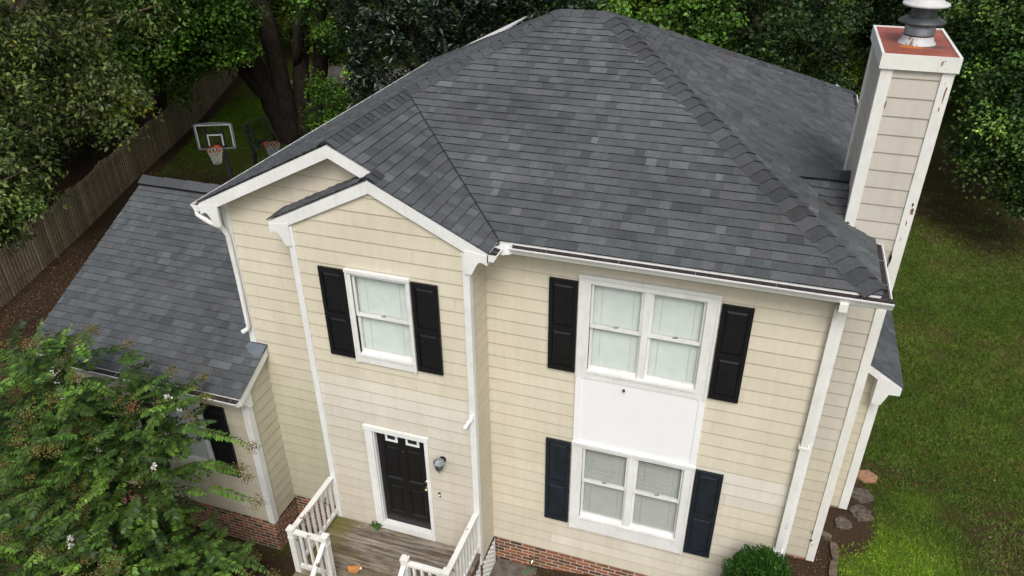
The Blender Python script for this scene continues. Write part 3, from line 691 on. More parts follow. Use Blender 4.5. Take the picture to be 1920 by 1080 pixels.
for a, b in ((-1.545, -1.335), (-1.195, -.965)):
    z0, z1 = 2.185, 2.385; q = MB(); w_ = .038
    q.box(a, a+w_, yd-.014, yd, z0, z1); q.box(b-w_, b, yd-.014, yd, z0, z1); q.box(a+w_, b-w_, yd-.014, yd, z0, z0+w_); q.box(a+w_, b-w_, yd-.014, yd, z1-w_, z1); q.build('lite_frame', WHP, door)
    q = MB(); q.box(a+w_, b-w_, yd-.006, yd-.002, z0+w_, z1-w_); q.build('glass', mat_plain('dark door glass', (.02, .025, .03), .05, .6), door)
def ball(m, c, r, n=10, sz=1, col=(1, 1, 1)):
    k = 7; m.tube([(c[0], c[1], c[2]+r*sz*math.cos(math.pi*(1-i/k))) for i in range(k+1)], [max(.0005, r*math.sin(math.pi*i/k)) for i in range(k+1)], n, col)
q = MB(); kx = dx1-.055
q.tube([(kx, yd, 1.36), (kx, yd-.035, 1.36)], .012, 8); ball(q, (kx, yd-.055, 1.36), .03); q.tube([(kx, yd-.0, 1.36), (kx, yd-.01, 1.36)], .033, 12); q.build('handle', BRASS, door, True)
q = MB(); q.tube([(kx, yd-.002, 1.5), (kx, yd-.03, 1.5)], .03, 12); q.build('deadbolt', BRASS, door, True)
q = MB(); q.tube([(-1.26, yd-.008, 2.02), (-1.26, yd+.01, 2.02)], .010, 8); q.build('peephole', BRASS, door)
# doorbell, wall lantern, corner spout light
q = MB(); q.tube([(-.645, -D1-.02, 1.36), (-.645, -D1-.035, 1.36)], .016, 8); db = q.build('doorbell', WH, house)
q = MB(); q.cut(); q.box(-.662, -.628, -D1-.022, -D1-.01, 1.315, 1.345); q.cut(); q.box(-.662, -.628, -D1-.022, -D1-.01, 1.375, 1.405); q.build_each('bell_plate', BLKM, db)
lx, ly_, lz = -.56, -D1-.13, 2.12
q = MB(); q.tube([(lx+.02, -D1-.012, lz+.03), (lx+.02, -D1-.03, lz+.03)], .052, 14); q.tube([(lx+.02, -D1-.03, lz+.03), (lx+.02, -D1-.07, lz+.02), (lx, ly_+.02, lz-.02), (lx, ly_, lz-.04)], .012, 6)
lamp = q.build('wall_lantern', BLKM, house, label='weathered grey coach lantern beside the front door')
q = MB(); revolve(q, lx, ly_, [(.001, lz+.16), (.02, lz+.15), (.035, lz+.115), (.06, lz+.10), (.098, lz+.055), (.098, lz+.04), (.06, lz+.04)], 6); q.build('lamp_roof', GALV, lamp)
q = MB(); revolve(q, lx, ly_, [(.078, lz+.04), (.045, lz-.09)], 6); q.build('glass', mat_plain('smoked lantern glass', (.05, .055, .06), .1, .5), lamp)
q = MB()
for k in range(6):
    a = math.pi*k/3; q.bar((lx+.082*math.cos(a), ly_+.082*math.sin(a), lz+.04), (lx+.048*math.cos(a), ly_+.048*math.sin(a), lz-.09), .01, .01)
q.tube([(lx, ly_, lz-.085), (lx, ly_, lz-.12), (lx, ly_, lz-.17)], [.045, .025, .004], 8); q.build('lamp_cage', GALV, lamp)
q = MB(); q.tube([(-.03, -D1-.03, 3.10), (-.03, -D1-.09, 3.10)], .035, 10); q.tube([(-.045, -D1-.07, 3.08), (-.10, -D1-.14, 2.98)], .028, 10); q.tube([(-.01, -D1-.06, 3.13), (-.01, -D1-.06, 3.17)], .02, 8); q.build('security_light', WHP, house)
# outdoor tap
q = MB(); q.tube([(.72, .03, -.33), (.72, -.06, -.33)], .014, 8); q.tube([(.72, -.055, -.29), (.72, -.055, -.25)], .02, 8); q.tube([(.72, -.04, -.33), (.71, -.085, -.37)], .016, 8); q.build('tap', BRASS, house)

# ---- chimney
chimney = bpy.data.objects.new('chimney', None); COL.objects.link(chimney); chimney.parent = house; chimney['label'] = 'tall siding-clad chimney with rust-red cap on the right side'
CH = (.535, .50, .445); CHY = (.54, .50, .41)
colc = lambda s, z: CH if z > 2.4 else CHY
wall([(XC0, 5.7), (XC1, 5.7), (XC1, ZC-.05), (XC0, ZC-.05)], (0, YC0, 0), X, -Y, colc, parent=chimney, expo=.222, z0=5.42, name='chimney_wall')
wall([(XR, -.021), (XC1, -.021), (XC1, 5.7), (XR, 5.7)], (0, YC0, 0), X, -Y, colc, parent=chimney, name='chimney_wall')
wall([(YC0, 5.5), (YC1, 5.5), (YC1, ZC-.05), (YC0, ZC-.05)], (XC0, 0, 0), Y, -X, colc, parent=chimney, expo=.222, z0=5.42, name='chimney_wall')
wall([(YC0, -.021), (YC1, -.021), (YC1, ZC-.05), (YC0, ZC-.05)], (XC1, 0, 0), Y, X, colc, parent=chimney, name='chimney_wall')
m = MB(); m.box(XC0+.01, XC1-.01, YC1-.01, YC1, 0, ZC-.05); m.build('chimney_wall', mat_plain('plain beige board', CH), chimney)
def cb2(x, y, z0, z1, sx, sy, wd=.115, t=.03):
    m = MB(); xo, yo = x+sx*t, y+sy*t; a, b = sorted((x-sx*(wd-t), xo)); c, d = sorted((yo, y)); m.box(a, b, c, d, z0, z1)
    a, b = sorted((x, xo)); c, d = sorted((y, y-sy*(wd-t))); m.box(a, b, c, d, z0, z1); m.build('corner_board', WHC, chimney)
cb2(XC0, YC0, 5.90, ZC-.14, -1, -1, .125); cb2(XC1, YC0, -.05, ZC-.14, 1, -1, .125); cb2(XC0, YC1, 5.8, ZC-.14, -1, 1, .11); cb2(XC1, YC1, -.05, ZC-.14, 1, 1, .11)
# rotted patches and splits on the corner boards (bare wood showing where paint and board broke away)
q = MB(); yb_ = YC0-.0335
def patch(x, z, w_, h, seed):
    r = random.Random(seed); n = 9; q.cut(); q.face([(x+w_*math.cos(2*math.pi*i/n)*r.uniform(.45, 1.2), yb_, z+h*math.sin(2*math.pi*i/n)*r.uniform(.6, 1.1)) for i in range(n)], (.2, .11, .06) if seed % 2 else (.02, .014, .01))
for x, z, w_, h, sd_ in [(5.10, 5.13, .035, .15, 7), (5.135, 5.0, .02, .07, 9), (5.085, 5.63, .014, .10, 2), (5.075, 5.50, .010, .05, 4), (5.175, 6.28, .022, .055, 11), (5.165, 6.37, .012, .03, 6), (5.165, 7.72, .010, .13, 13), (5.15, 7.55, .006, .04, 15), (4.585, 7.56, .010, .06, 17), (4.49, 6.03, .03, .018, 6), (5.075, .60, .010, .05, 8), (5.09, .42, .022, .028, 10), (5.12, .33, .008, .02, 12), (5.15, 6.12, .006, .05, 15), (5.14, 5.9, .005, .03, 17), (5.10, 4.2, .004, .012, 8)]: patch(x, z, w_, h, sd_)
q.build_each('rot_patch', mat_attr('rotted wood', .95, .1, 0, .3, 30), chimney)
t = .06; x0, x1, y0, y1 = XC0-t, XC1+t, YC0-t, YC1+t
m = MB(); m.box(x0, x1, y0, y0+.03, ZC-.165, ZC); m.box(x0, x0+.03, y0+.03, y1, ZC-.165, ZC); m.box(x1-.03, x1, y0+.03, y1, ZC-.165, ZC+.004); m.box(x0+.03, x1-.03, y1-.03, y1, ZC-.165, ZC); m.build('cap_trim', WHC, chimney)
m = MB()
N = 8
def capz(u_, v_): return ZC-.012+.012*min(u_, 1-u_, v_, 1-v_)*2
for i in range(N):
    for j in range(N):
        P = [(i, j), (i+1, j), (i+1, j+1), (i, j+1)]; m.face([(x0+.03+(x1-x0-.06)*a/N, y0+.03+(y1-y0-.06)*b/N, capz(a/N, b/N)) for a, b in P])
m.build('chimney_cap', RUST, chimney)
fx, fy = 4.845, 1.80
m = MB(); revolve(m, fx, fy, [(.212, ZC-.01), (.205, ZC+.01), (.188, ZC+.02), (.17, ZC+.07), (.165, ZC+.085)]); m.build('flue_skirt', mat_white('patchy grey sealant', (.50, .51, .52), .30), chimney, True)
m = MB(); revolve(m, fx, fy, [(.168, ZC+.10), (.166, ZC+.24), (.155, ZC+.245)]); fl = m.build('flue', GALV, chimney, True)
m = MB(); revolve(m, fx, fy, [(.15, ZC+.235), (.252, ZC+.225), (.262, ZC+.235), (.254, ZC+.252), (.15, ZC+.300)]); m.build('storm_collar', GALD, chimney, True)
m = MB()
for k in range(36):
    a = 2*math.pi*k/36
    for s1 in (1, -1):
        pts = [(fx+.14*math.cos(a+s1*i*.10), fy+.14*math.sin(a+s1*i*.10), ZC+.28+i*.021) for i in range(8)]
        for p, q_ in zip(pts, pts[1:]): m.bar(p, q_, .004, .004)
m.build('mesh_screen', GALV, chimney)
m = MB(); revolve(m, fx, fy, [(.11, ZC+.25), (.11, ZC+.42)], 20); m.build('flue_liner', BLKM, chimney)
m = MB(); revolve(m, fx, fy, [(.12, ZC+.415), (.248, ZC+.415), (.256, ZC+.43), (.248, ZC+.445), (.20, ZC+.452), (.19, ZC+.472), (.06, ZC+.495), (.001, ZC+.5)]); m.build('flue_cap', mat_plain('faded grey white metal', (.52, .52, .51), .55, .3, .18, 7), chimney, True)
unparent_fix(house)

# ------------------------------------------------------------------ porch deck
porch = thing('porch_deck', 'weathered wooden front deck with chipped white railings', 'deck', (-1.3, -1.9, -.8))
PX0, PX1, PY0, PY1, PZ = -2.66, .02, -2.0, -D1-.035, .262
m = MB(); y = PY1
while y > PY0-.01:
    b = .17*math.exp(random.gauss(0, .2)); c = (b*1.22, b*1.05, b*.84); m.box(PX0, PX1, y-.134+random.uniform(-.002, .002), y, PZ-.035+random.uniform(-.003, 0), PZ+random.uniform(-.003, .001), c); y -= .14
m.build('deck_boards', DECK, porch)
m = MB(); m.box(PX0+.02, PX1-.02, PY0+.01, PY0+.05, .04, PZ-.038, (.11, .09, .07)); m.box(PX1-.06, PX1-.02, PY0+.05, PY1, .04, PZ-.038, (.11, .09, .07)); m.box(PX0+.02, PX0+.06, PY0+.05, PY1, .04, PZ-.038, (.11, .09, .07)); m.build('rim_joist', DECK, porch)
def railing(A, B, top=1.17, bot=.39, nb=8, name='railing', topw=.085):
    A = Vector(A); B = Vector(B); r = bpy.data.objects.new(name, None); COL.objects.link(r); r.parent = porch
    m = MB(); m.bar((A.x, A.y, A.z+top-PZ-.02), (B.x, B.y, B.z+top-PZ-.02), topw, .04); m.build('top_rail', WHR, r)
    m = MB(); m.bar((A.x, A.y, A.z+bot-PZ), (B.x, B.y, B.z+bot-PZ), .05, .07); m.build('bottom_rail', WHR, r)
    for i in range(nb):
        t_ = (i+.7)/(nb+.4); p = A.lerp(B, t_); q = MB(); q.box(p.x-.019, p.x+.019, p.y-.019, p.y+.019, p.z+bot-PZ+.036, p.z+top-PZ-.041); q.build('baluster', WHR, r)
YP = -1.86
for px, h in ((PX0+.05, 1.19), (-2.02, 1.22), (-.69, 1.22), (PX1-.05, 1.19)):
    m = MB(); m.box(px-.048, px+.048, YP-.048, YP+.048, gz(px, YP)-.1, h); m.box(px-.058, px+.058, YP-.058, YP+.058, h, h+.03); m.box(px-.054, px+.054, YP-.054, YP+.054, h-.16, h-.13); m.build('post', WHR, porch)
railing((PX0+.05, PY1, PZ), (PX0+.05, YP+.05, PZ), nb=8); railing((PX1-.05, PY1, PZ), (PX1-.05, YP+.05, PZ), nb=9)
railing((PX0+.10, YP, PZ), (-2.07, YP, PZ), nb=3); railing((-.64, YP, PZ), (PX1-.10, YP, PZ), nb=4)
railing((-2.02, YP-.05, PZ-.02), (-2.02, YP-1.15, PZ-.80), nb=5, topw=.07); railing((-.69, YP-.05, PZ-.02), (-.69, YP-1.15, PZ-.80), nb=5, topw=.07)
for i in range(5):
    m = MB(); z = PZ-.19*(i+1); yy = PY0-.02-.26*i; b = .09; m.box(-2.0, -.71, yy-.27, yy, z-.04, z, (b*1.4, b*1.1, b*.85)); m.build('stair_tread', DECK, porch)
def lattice(A, B, z0, z1):
    A = Vector(A); B = Vector(B); L = (B-A).length; d = (B-A).normalized(); m = MB(); n = d.cross(V(0, 0, 1)); H = z1-z0; s = -H
    while s < L:
        for sg in (0, 1):
            a0, a1 = s, s+H; lo, hi = max(a0, 0), min(a1, L)
            if hi > lo:
                if sg: p, q = (lo, z0+(lo-a0)), (hi, z0+(hi-a0))
                else: p, q = (lo, z1-(lo-a0)), (hi, z1-(hi-a0))
                m.bar(A+d*p[0]+V(0, 0, p[1])+n*.006*sg, A+d*q[0]+V(0, 0, q[1])+n*.006*sg, .024, .006, up=n)
        s += .105
    m.build('lattice', WH, porch)
lattice((PX1-.01, PY0+.02, 0), (PX1-.01, PY1-.02, 0), -.72, .03); lattice((.036, -D1, 0), (.036, -.04, 0), -.72, -.03); lattice((PX0+.01, PY1, 0), (PX0+.01, PY0, 0), -.82, .03)
unparent_fix(porch)

# ------------------------------------------------------------------ small things round the house
def hose(name, pts, label, mat):
    P = [Vector(p) for p in pts]; sm = []
    for i in range(len(P)-1):
        p0, p1, p2, p3 = P[max(i-1, 0)], P[i], P[i+1], P[min(i+2, len(P)-1)]
        for k in range(8):
            t = k/8; sm.append(.5*((2*p1)+(-p0+p2)*t+(2*p0-5*p1+4*p2-p3)*t*t+(-p0+3*p1-3*p2+p3)*t**3))
    sm.append(P[-1]); m = MB(); m.tube(sm, .013, 8); return tag(m.build(name, mat, smooth=True), label, 'hose')
h1 = hose('garden_hose', [(.705, -.10, -.40), (.66, -.13, -.52), (.58, -.18, gz(.5, 0)+.04), (.35, -.22, gz(.3, 0)+.03), (.1, -.12, gz(.1, 0)+.03), (-.1, -.2, gz(0, 0)+.05), (-.3, -.4, gz(0, 0)+.03)], 'bright green garden hose running from the brass tap across a concrete slab', HOSE)
m = MB(); m.tube([(.712, -.085, -.375), (.70, -.105, -.43)], .02, 8); o = m.build('hose_connector', BRASS, h1, label='yellow brass hose end on the tap')
hose('garden_hose', [(-4.4, -1.25, -.82), (-4.0, -1.25, -.825), (-3.6, -1.45, -.82), (-3.2, -1.5, -.82), (-2.95, -1.35, -.81), (-2.75, -1.1, -.80), (-2.4, -1.0, -.8)], 'dull green garden hose on the soil left of the front deck', HOSED)
m = MB(); m.box(.06, 1.55, -.55, .0, -.9, gz(.6, 0)+.035); m.box(.95, .965, -.55, 0, -.9, gz(.6, 0)+.037); tag(m.build('concrete_slab', CONC), 'dark damp concrete slab at the foot of the brick base under the tap', 'slab')
# small toy dog on the deck
fig = thing('toy_dog', 'small orange and white toy dog lying on the front deck', 'toy', (-1.78, -1.63, PZ))
TOYO = mat_plain('orange toy plush', (.50, .22, .08), .8, .2, .15, 20); TOYW = mat_plain('white toy plush', (.75, .7, .62), .8, .2, .1, 20)
me = bpy.data.meshes.new('body'); bv = [(0, 0, .055), (.055, .01, .07), (.10, .02, .11), (.135, .03, .125), (-.055, 0, .05), (-.10, .01, .09), (.06, -.035, .02), (.06, .045, .02), (-.045, -.04, .02), (-.045, .04, .02)]
me.from_pydata(bv, [(0, 1), (1, 2), (2, 3), (0, 4), (4, 5), (1, 6), (1, 7), (4, 8), (4, 9)], []); bo = bpy.data.objects.new('body', me); COL.objects.link(bo); me.materials.append(TOYO)
sk = bo.modifiers.new('skin', 'SKIN'); rr_ = [.045, .042, .04, .022, .042, .014, .018, .018, .02, .02]
for v_, r in zip(me.skin_vertices[0].data, rr_): v_.radius = (r, r)
me.skin_vertices[0].data[0].use_root = True
bo.modifiers.new('sub', 'SUBSURF').levels = 2; bo.modifiers['sub'].render_levels = 2; bo.parent = fig
m = MB()
for s_y in (-.03, .045): m.cut(); ball(m, (.09, s_y+.0, .145), .018, 8, 1.3)
m.build_each('ear', TOYO, fig, True); m = MB(); ball(m, (.125, .026, .105), .027, 8); m.build('muzzle', TOYW, fig, True); m = MB(); ball(m, (.0, .0, .03), .036, 8); m.build('belly', TOYW, fig, True)
m = MB(); ball(m, (.153, .032, .118), .009, 6); m.build('nose', BLKM, fig, True); m = MB(); m.cut(); ball(m, (.122, .0, .142), .006, 6); m.cut(); ball(m, (.118, .052, .142), .006, 6); m.build_each('eye', BLKM, fig, True)
# white downspout foot beside the deck
m = MB(); m.tube([(-2.86, -1.62, -.82), (-2.84, -1.55, -.62), (-2.82, -1.45, -.42)], .05, 10); ball(m, (-2.82, -1.44, -.38), .06, 10); tag(m.build('downspout_stub', WHP, smooth=True), 'white knobbed downspout stub standing in the soil beside the left deck railing', 'downspout stub')

def rock(name, x, y, rx, ry, h, mat, label, cat, grp=None, sides=0, rot=0, seed=1, rough=.22):
    r = random.Random(seed); m = MB(); n = sides or 14; z = gz(x, y); rings = []
    for (sc, zz_) in ((1.02, -.06), (1.0, h*.6), (.93, h), (.5, h*1.06)):
        rings.append([(x+math.cos(rot+2*math.pi*i/n)*rx*sc*(1 if sides else r.uniform(1-rough, 1+rough)), y+math.sin(rot+2*math.pi*i/n)*ry*sc*(1 if sides else r.uniform(1-rough, 1+rough)), z+zz_+(0 if sides else r.uniform(-.01, .012))) for i in range(n)])
    for a, b in zip(rings, rings[1:]):
        for i in range(n): m.face([a[i], a[(i+1) % n], b[(i+1) % n], b[i]])
    m.face(rings[-1]); return tag(m.build(name, mat), label, cat, grp)
rock('paving_stone', 6.17, 3.55, .21, .18, .045, PAVER, 'hexagonal terracotta paver lying on bare soil beside the rear corner', 'paver', None, 6, .3)
rock('garden_rock', 6.06, 3.02, .19, .17, .035, STONE, 'rough grey rock touching the terracotta paver', 'rock', 'grey rocks beside the rear corner', seed=3)
rock('garden_rock', 6.02, 2.56, .19, .17, .035, STONE, 'rough grey rock with a pale chipped edge, middle of the three', 'rock', 'grey rocks beside the rear corner', seed=5)
rock('garden_rock', 5.70, 2.20, .14, .15, .03, STONE, 'darkest rock, closest to the brick base of the rear corner', 'rock', 'grey rocks beside the rear corner', seed=8)
lbls = ['edging block across the top end of the mulch strip', 'second edging block, at the bend of the mulch strip border', 'third edging block along the mulch strip beside the bright grass', 'fourth edging block, nearest the bottom edge of the photo']
EB = [((5.26, 1.86), (5.50, 1.76)), ((5.53, 1.66), (5.56, 1.30)), ((5.53, 1.24), (5.50, .86)), ((5.49, .80), (5.42, .48)), ((5.40, .42), (5.34, .06))]
for i, (a, b) in enumerate(EB):
    m = MB(); A = V(a[0], a[1], gz(*a)+.02); B = V(b[0], b[1], gz(*b)+.02); d = (B-A).normalized(); s1 = d.cross(V(0, 0, 1))*.06; pts = []
    for k in range(9):
        u_ = k/8; p = A.lerp(B, u_); pts.append(p+s1*(1-.35*abs(2*u_-1)**3))
    for k in range(9):
        u_ = 1-k/8; p = A.lerp(B, u_); pts.append(p-s1*(1-.35*abs(2*u_-1)**3))
    m.prism([(p.x, p.y, p.z-.08) for p in pts], (0, 0, .13)); tag(m.build('edging_block', EDGE), (lbls+['lowest edging block, next to the house corner beyond the frame'])[i], 'edging block', 'blocks edging the mulch strip at the right corner')

# ------------------------------------------------------------------ ground
def axis(lo, hi, fine0, fine1, st):
    a = np.arange(fine0, fine1+st/2, st); l = fine0-np.geomspace(1, fine0-lo+1, 26)[1:][::-1]+1; r = fine1+np.geomspace(1, hi-fine1+1, 26)[1:]-1
    return np.concatenate([l, a, r])
gx = axis(-160, 140, -24, 14, .2); gy = axis(-40, 220, -8, 28, .2)
GX, GY = np.meshgrid(gx, gy); GZ = g_ground(GX, GY)+.015*np.sin(GX*2.1+GY*.7)*np.sin(GY*1.7)+.02*np.sin(GX*.6)*np.cos(GY*.5)
FL = [(-13.6, -3.0), (-15.9, 3.87), (-17.47, 8.56), (-19.03, 12.63), (-19.71, 14.73), (-21.42, 19.62), (-24.4, 26.6)]
fyv = np.array([p[1] for p in FL]); fxv = np.array([p[0] for p in FL])
def fence_x(y): return np.interp(y, fyv, fxv)
def sstep(a, b, x): t = np.clip((x-a)/(b-a), 0, 1); return t*t*(3-2*t)
def blob(x, y, cx, cy, rx, ry): return np.clip(1.6-1.6*((x-cx)**2/rx**2+(y-cy)**2/ry**2)**.5, 0, 1)
def soil_f(x, y):
    s = blob(x, y, -5.6, -2.4, 4.2, 2.4)
    s = np.maximum(s, blob(x, y, -1.5, -1.4, 3.2, 2.4)); s = np.maximum(s, blob(x, y, 2.6, -.8, 3.6, 2.2)); s = np.maximum(s, ((x > -3) & (x < 5.2) & (y > -1.4) & (y < .2))*1.); s = np.maximum(s, ((x > 4.4) & (x < 5.5) & (y > -1.5) & (y < 1.8))*1.)
    s = np.maximum(s, blob(x, y, 5.75, 2.6, .75, 1.6)*.95)
    dxf = x-fence_x(y)
    s = np.maximum(s, sstep(3.6, 1.6, dxf)*sstep(.0, .4, dxf+.3)*sstep(16, 8, y)); s = np.maximum(s, sstep(0, -.5, dxf)*.9*sstep(23, 17, y))
    s = np.maximum(s, sstep(.9, .3, dxf)*(dxf > -.1)*.8)
    return s
def dry_f(x, y):
    d = blob(x, y, -15.2, 11.6, 5.4, 3.6)*1.0; d = np.maximum(d, blob(x, y, 11.5, 19, 5, 8)*.75); d = np.maximum(d, blob(x, y, 12.0, 9.5, 2.4, 3.4)*.55)
    d = np.maximum(d, blob(x, y, 6.8, 3.8, 1.4, .5)*.4); d = np.maximum(d, blob(x, y, -9, 8, 5, 5)*.6); d = np.maximum(d, blob(x, y, 8.3, 2.6, 1.0, 1.7)*.45); return d
def bright_f(x, y):
    b = blob(x, y, 6.5, 1.55, 1.3, 1.25)*.7; b = np.maximum(b, blob(x, y, 7.0, 3.1, .5, .4)*.3); b = np.maximum(b, blob(x, y, -19, 20, 3.4, 5.5)*1.0)
    b = np.maximum(b, sstep(30, 42, y)*.75); return b
ny, nx = GX.shape
me = bpy.data.meshes.new('ground'); vs = np.stack([GX, GY, GZ], -1).reshape(-1, 3)
me.vertices.add(len(vs)); me.vertices.foreach_set('co', vs.astype(np.float32).ravel())
ii = (np.arange(ny-1)[:, None]*nx+np.arange(nx-1)[None]).ravel(); quads = np.stack([ii, ii+1, ii+nx+1, ii+nx], 1)
me.loops.add(quads.size); me.loops.foreach_set('vertex_index', quads.astype(np.int32).ravel()); me.polygons.add(len(quads)); me.polygons.foreach_set('loop_start', (np.arange(len(quads))*4).astype(np.int32)); me.update(calc_edges=True)
for nm, fn in (('soil', soil_f), ('dry', dry_f), ('bright', bright_f)):
    at = me.attributes.new(nm, 'FLOAT', 'POINT'); at.data.foreach_set('value', fn(vs[:, 0], vs[:, 1]).astype(np.float32))
me.polygons.foreach_set('use_smooth', [True]*len(me.polygons)); me.materials.append(GROUND)
go = bpy.data.objects.new('ground', me); COL.objects.link(go); go['kind'] = 'structure'

# grass blades on the lawns
def rnd(n): return RNG.random(n)
HT = np.random.default_rng(5).random((256, 256))
def vnoise(x, y, sc):
    x = np.asarray(x)*sc+1000; y = np.asarray(y)*sc+1000; i = np.floor(x).astype(int); j = np.floor(y).astype(int); fx = x-i; fy = y-j; fx = fx*fx*(3-2*fx); fy = fy*fy*(3-2*fy)
    h = lambda a, b: HT[a % 256, b % 256]
    return (h(i, j)*(1-fx)+h(i+1, j)*fx)*(1-fy)+(h(i, j+1)*(1-fx)+h(i+1, j+1)*fx)*fy
def fb(x, y, sc): return .5*vnoise(x, y, sc)+.3*vnoise(x, y, sc*2.3)+.2*vnoise(x, y, sc*5.1)
def blades(n, x0, x1, y0, y1, name, keep=None, hs_=(.02, .05)):
    x = x0+rnd(n)*(x1-x0); y = y0+rnd(n)*(y1-y0)
    k = (soil_f(x, y)+rnd(n)*.6 < .75) & (dry_f(x, y)+rnd(n)*.7 < .95)
    cl = fb(x, y, 2.6); pt = fb(x+31, y+7, .45); k &= (cl*1.3+rnd(n)*.8 > .72+np.clip(pt-.52, 0, 1)*2.2)
    if keep is not None: k &= keep(x, y)
    x, y, cl, pt = x[k], y[k], cl[k], pt[k]; n = len(x); z = g_ground(x, y)+.015*np.sin(x*2.1+y*.7)*np.sin(y*1.7)+.02*np.sin(x*.6)*np.cos(y*.5)
    h = hs_[0]+rnd(n)*(hs_[1]-hs_[0]); a = rnd(n)*6.283; wd = .007+rnd(n)*.009; ln = .6+rnd(n)*1.2; b = rnd(n)*6.283
    P = np.stack([x, y, z], 1); side = np.stack([np.cos(a), np.sin(a), 0*a], 1)*wd[:, None]; tip = np.stack([np.cos(b)*ln*h, np.sin(b)*ln*h, h], 1)
    v = np.stack([P-side, P+side, P+tip], 1).reshape(-1, 3)
    br = bright_f(x, y)[:, None]; t = rnd(n)[:, None]; v2 = (.55+.9*rnd(n))[:, None]*(.55+.95*cl)[:, None]; t = np.clip(t*.7+(pt[:, None]-.35)*1.1, 0, 1)
    g = np.array([.048, .112, .011])*(1-t)+np.array([.11, .155, .020])*t
    dry = (rnd(n) < .10+.5*dry_f(x, y)+np.clip(pt-.50, 0, 1)*1.9)[:, None]; g = np.where(dry, np.array([.13, .10, .045]), g); g = g*(1-br)+np.array([.20, .32, .022])*br
    o = fast_mesh(name, v, 3, BLADE, g*v2); o['kind'] = 'stuff'; o['label'] = 'short patchy lawn grass'; return o
g1 = blades(520000, 5.3, 15.5, -1, 19, 'grass', lambda x, y: (x > 5.6+.0*y) & (x < 8.2+.42*y+.9)); g1['label'] = 'mown grass of the right side lawn'
g2 = blades(150000, -22, -11, 8, 27, 'grass', lambda x, y: x > fence_x(y)+.3, (.03, .07)); g2['label'] = 'grass of the back yard beside the wooden fence'
# fallen leaves and wood chips
def litter(n, fn, x0, x1, y0, y1, name, label, cols, size=(.012, .035)):
    x = x0+rnd(n)*(x1-x0); y = y0+rnd(n)*(y1-y0); k = fn(x, y) > rnd(n); x, y = x[k], y[k]; n = len(x)
    z = g_ground(x, y)+.03+.015*rnd(n)+.015*np.sin(x*2.1+y*.7)*np.sin(y*1.7)+.02*np.sin(x*.6)*np.cos(y*.5)-.015
    a = rnd(n)*6.283; s = size[0]+rnd(n)*(size[1]-size[0]); P = np.stack([x, y, z], 1)
    ax = np.stack([np.cos(a), np.sin(a), RNG.normal(0, .3, n)], 1)*s[:, None]; bx = np.stack([-np.sin(a), np.cos(a), RNG.normal(0, .3, n)], 1)*(s*.45)[:, None]
    v = np.stack([P-ax, P+bx, P+ax, P-bx], 1).reshape(-1, 3); C = np.array(cols)[RNG.integers(0, len(cols), n)]*(.5+rnd(n))[:, None]
    o = fast_mesh(name, v, 4, SEED, C); o['kind'] = 'stuff'; o['label'] = label
BRN = [(.10, .055, .03), (.06, .035, .02), (.16, .09, .05), (.035, .022, .014), (.2, .13, .07)]
litter(60000, lambda x, y: soil_f(x, y)*(x > fence_x(y))*.9, -17, -9, -2, 15, 'leaf_litter', 'brown leaf mulch along the foot of the fence', BRN)
litter(30000, lambda x, y: soil_f(x, y), -7, 5.6, -3.5, 2, 'mulch', 'wood chip mulch in the beds at the foot of the house', BRN, (.01, .025))
litter(9000, lambda x, y: dry_f(x, y)*.8+.03, -20, -8, 6, 24, 'fallen_leaves', 'fallen leaves scattered round the basketball hoops', BRN+[(.35, .3, .2)])
litter(9000, lambda x, y: dry_f(x, y)*.8+.03, 6, 16, 0, 28, 'fallen_leaves', 'fallen leaves scattered over the right lawn', BRN+[(.4, .36, .25)], (.01, .03))

# ------------------------------------------------------------------ fence
fence = thing('wooden_fence', 'long weathered grey-brown picket fence with wavy top along the back yard', 'fence', (-13.6, -3.0, -.9))
def seg_pts():
    out = []
    for (a, b) in zip(FL, FL[1:]):
        L = math.dist(a, b); n = max(1, round(L/2.4))
        for i in range(n): out.append((a[0]+(b[0]-a[0])*i/n, a[1]+(b[1]-a[1])*i/n))
    out.append(FL[-1]); return out
SP_ = seg_pts()
for (a, b) in zip(SP_, SP_[1:]):
    m = MB(); L = math.dist(a, b); d = V(b[0]-a[0], b[1]-a[1], 0).normalized(); nn = d.cross(V(0, 0, 1)); n = int(L/.15); sw = random.uniform(.05, .14); base = random.uniform(-.04, .04)
    for i in range(n):
        u_ = (i+.5)/n; p = V(a[0], a[1], 0)+d*(L*u_); z = gz(p.x, p.y); top = z+1.52+base+sw*(abs(2*u_-1)**1.6)+random.uniform(-.012, .012)
        v_ = .25*math.exp(random.gauss(0, .18)); c = (v_*1.08, v_*.86, v_*.56)
        w2_ = .052; q = [p-d*w2_, p+d*w2_]
        m.prism([(q[0].x, q[0].y, z+.03), (q[1].x, q[1].y, z+.03), (q[1].x, q[1].y, top-.04), (p.x+d.x*w2_*.45, p.y+d.y*w2_*.45, top), (p.x-d.x*w2_*.45, p.y-d.y*w2_*.45, top), (q[0].x, q[0].y, top-.04)], tuple(nn*.018), c)
    m.build('picket_panel', FENCE, fence)
    m = MB()
    for h in (.35, 1.3): m.bar(V(a[0], a[1], gz(*a)+h)-nn*.03, V(b[0], b[1], gz(*b)+h)-nn*.03, .04, .085, (.09, .07, .05))
    m.build('rail', FENCE, fence)
for a in SP_:
    m = MB(); x, y = a[0]-.1, a[1]; m.box(x-.05, x+.05, y-.05, y+.05, gz(x, y)-.1, gz(x, y)+1.5, (.08, .065, .045)); m.build('post', FENCE, fence)
unparent_fix(fence)
pf = thing('picket_fence', 'pale low picket fence glimpsed under the trees at the far left', 'fence', (-33, 17, -.9))
m = MB()
for i in range(60):
    x = -38+i*.2; y = 17.5+i*.12; z = gz(x, y); m.box(x-.05, x+.05, y, y+.02, z, z+1.15, (.30, .29, .26))
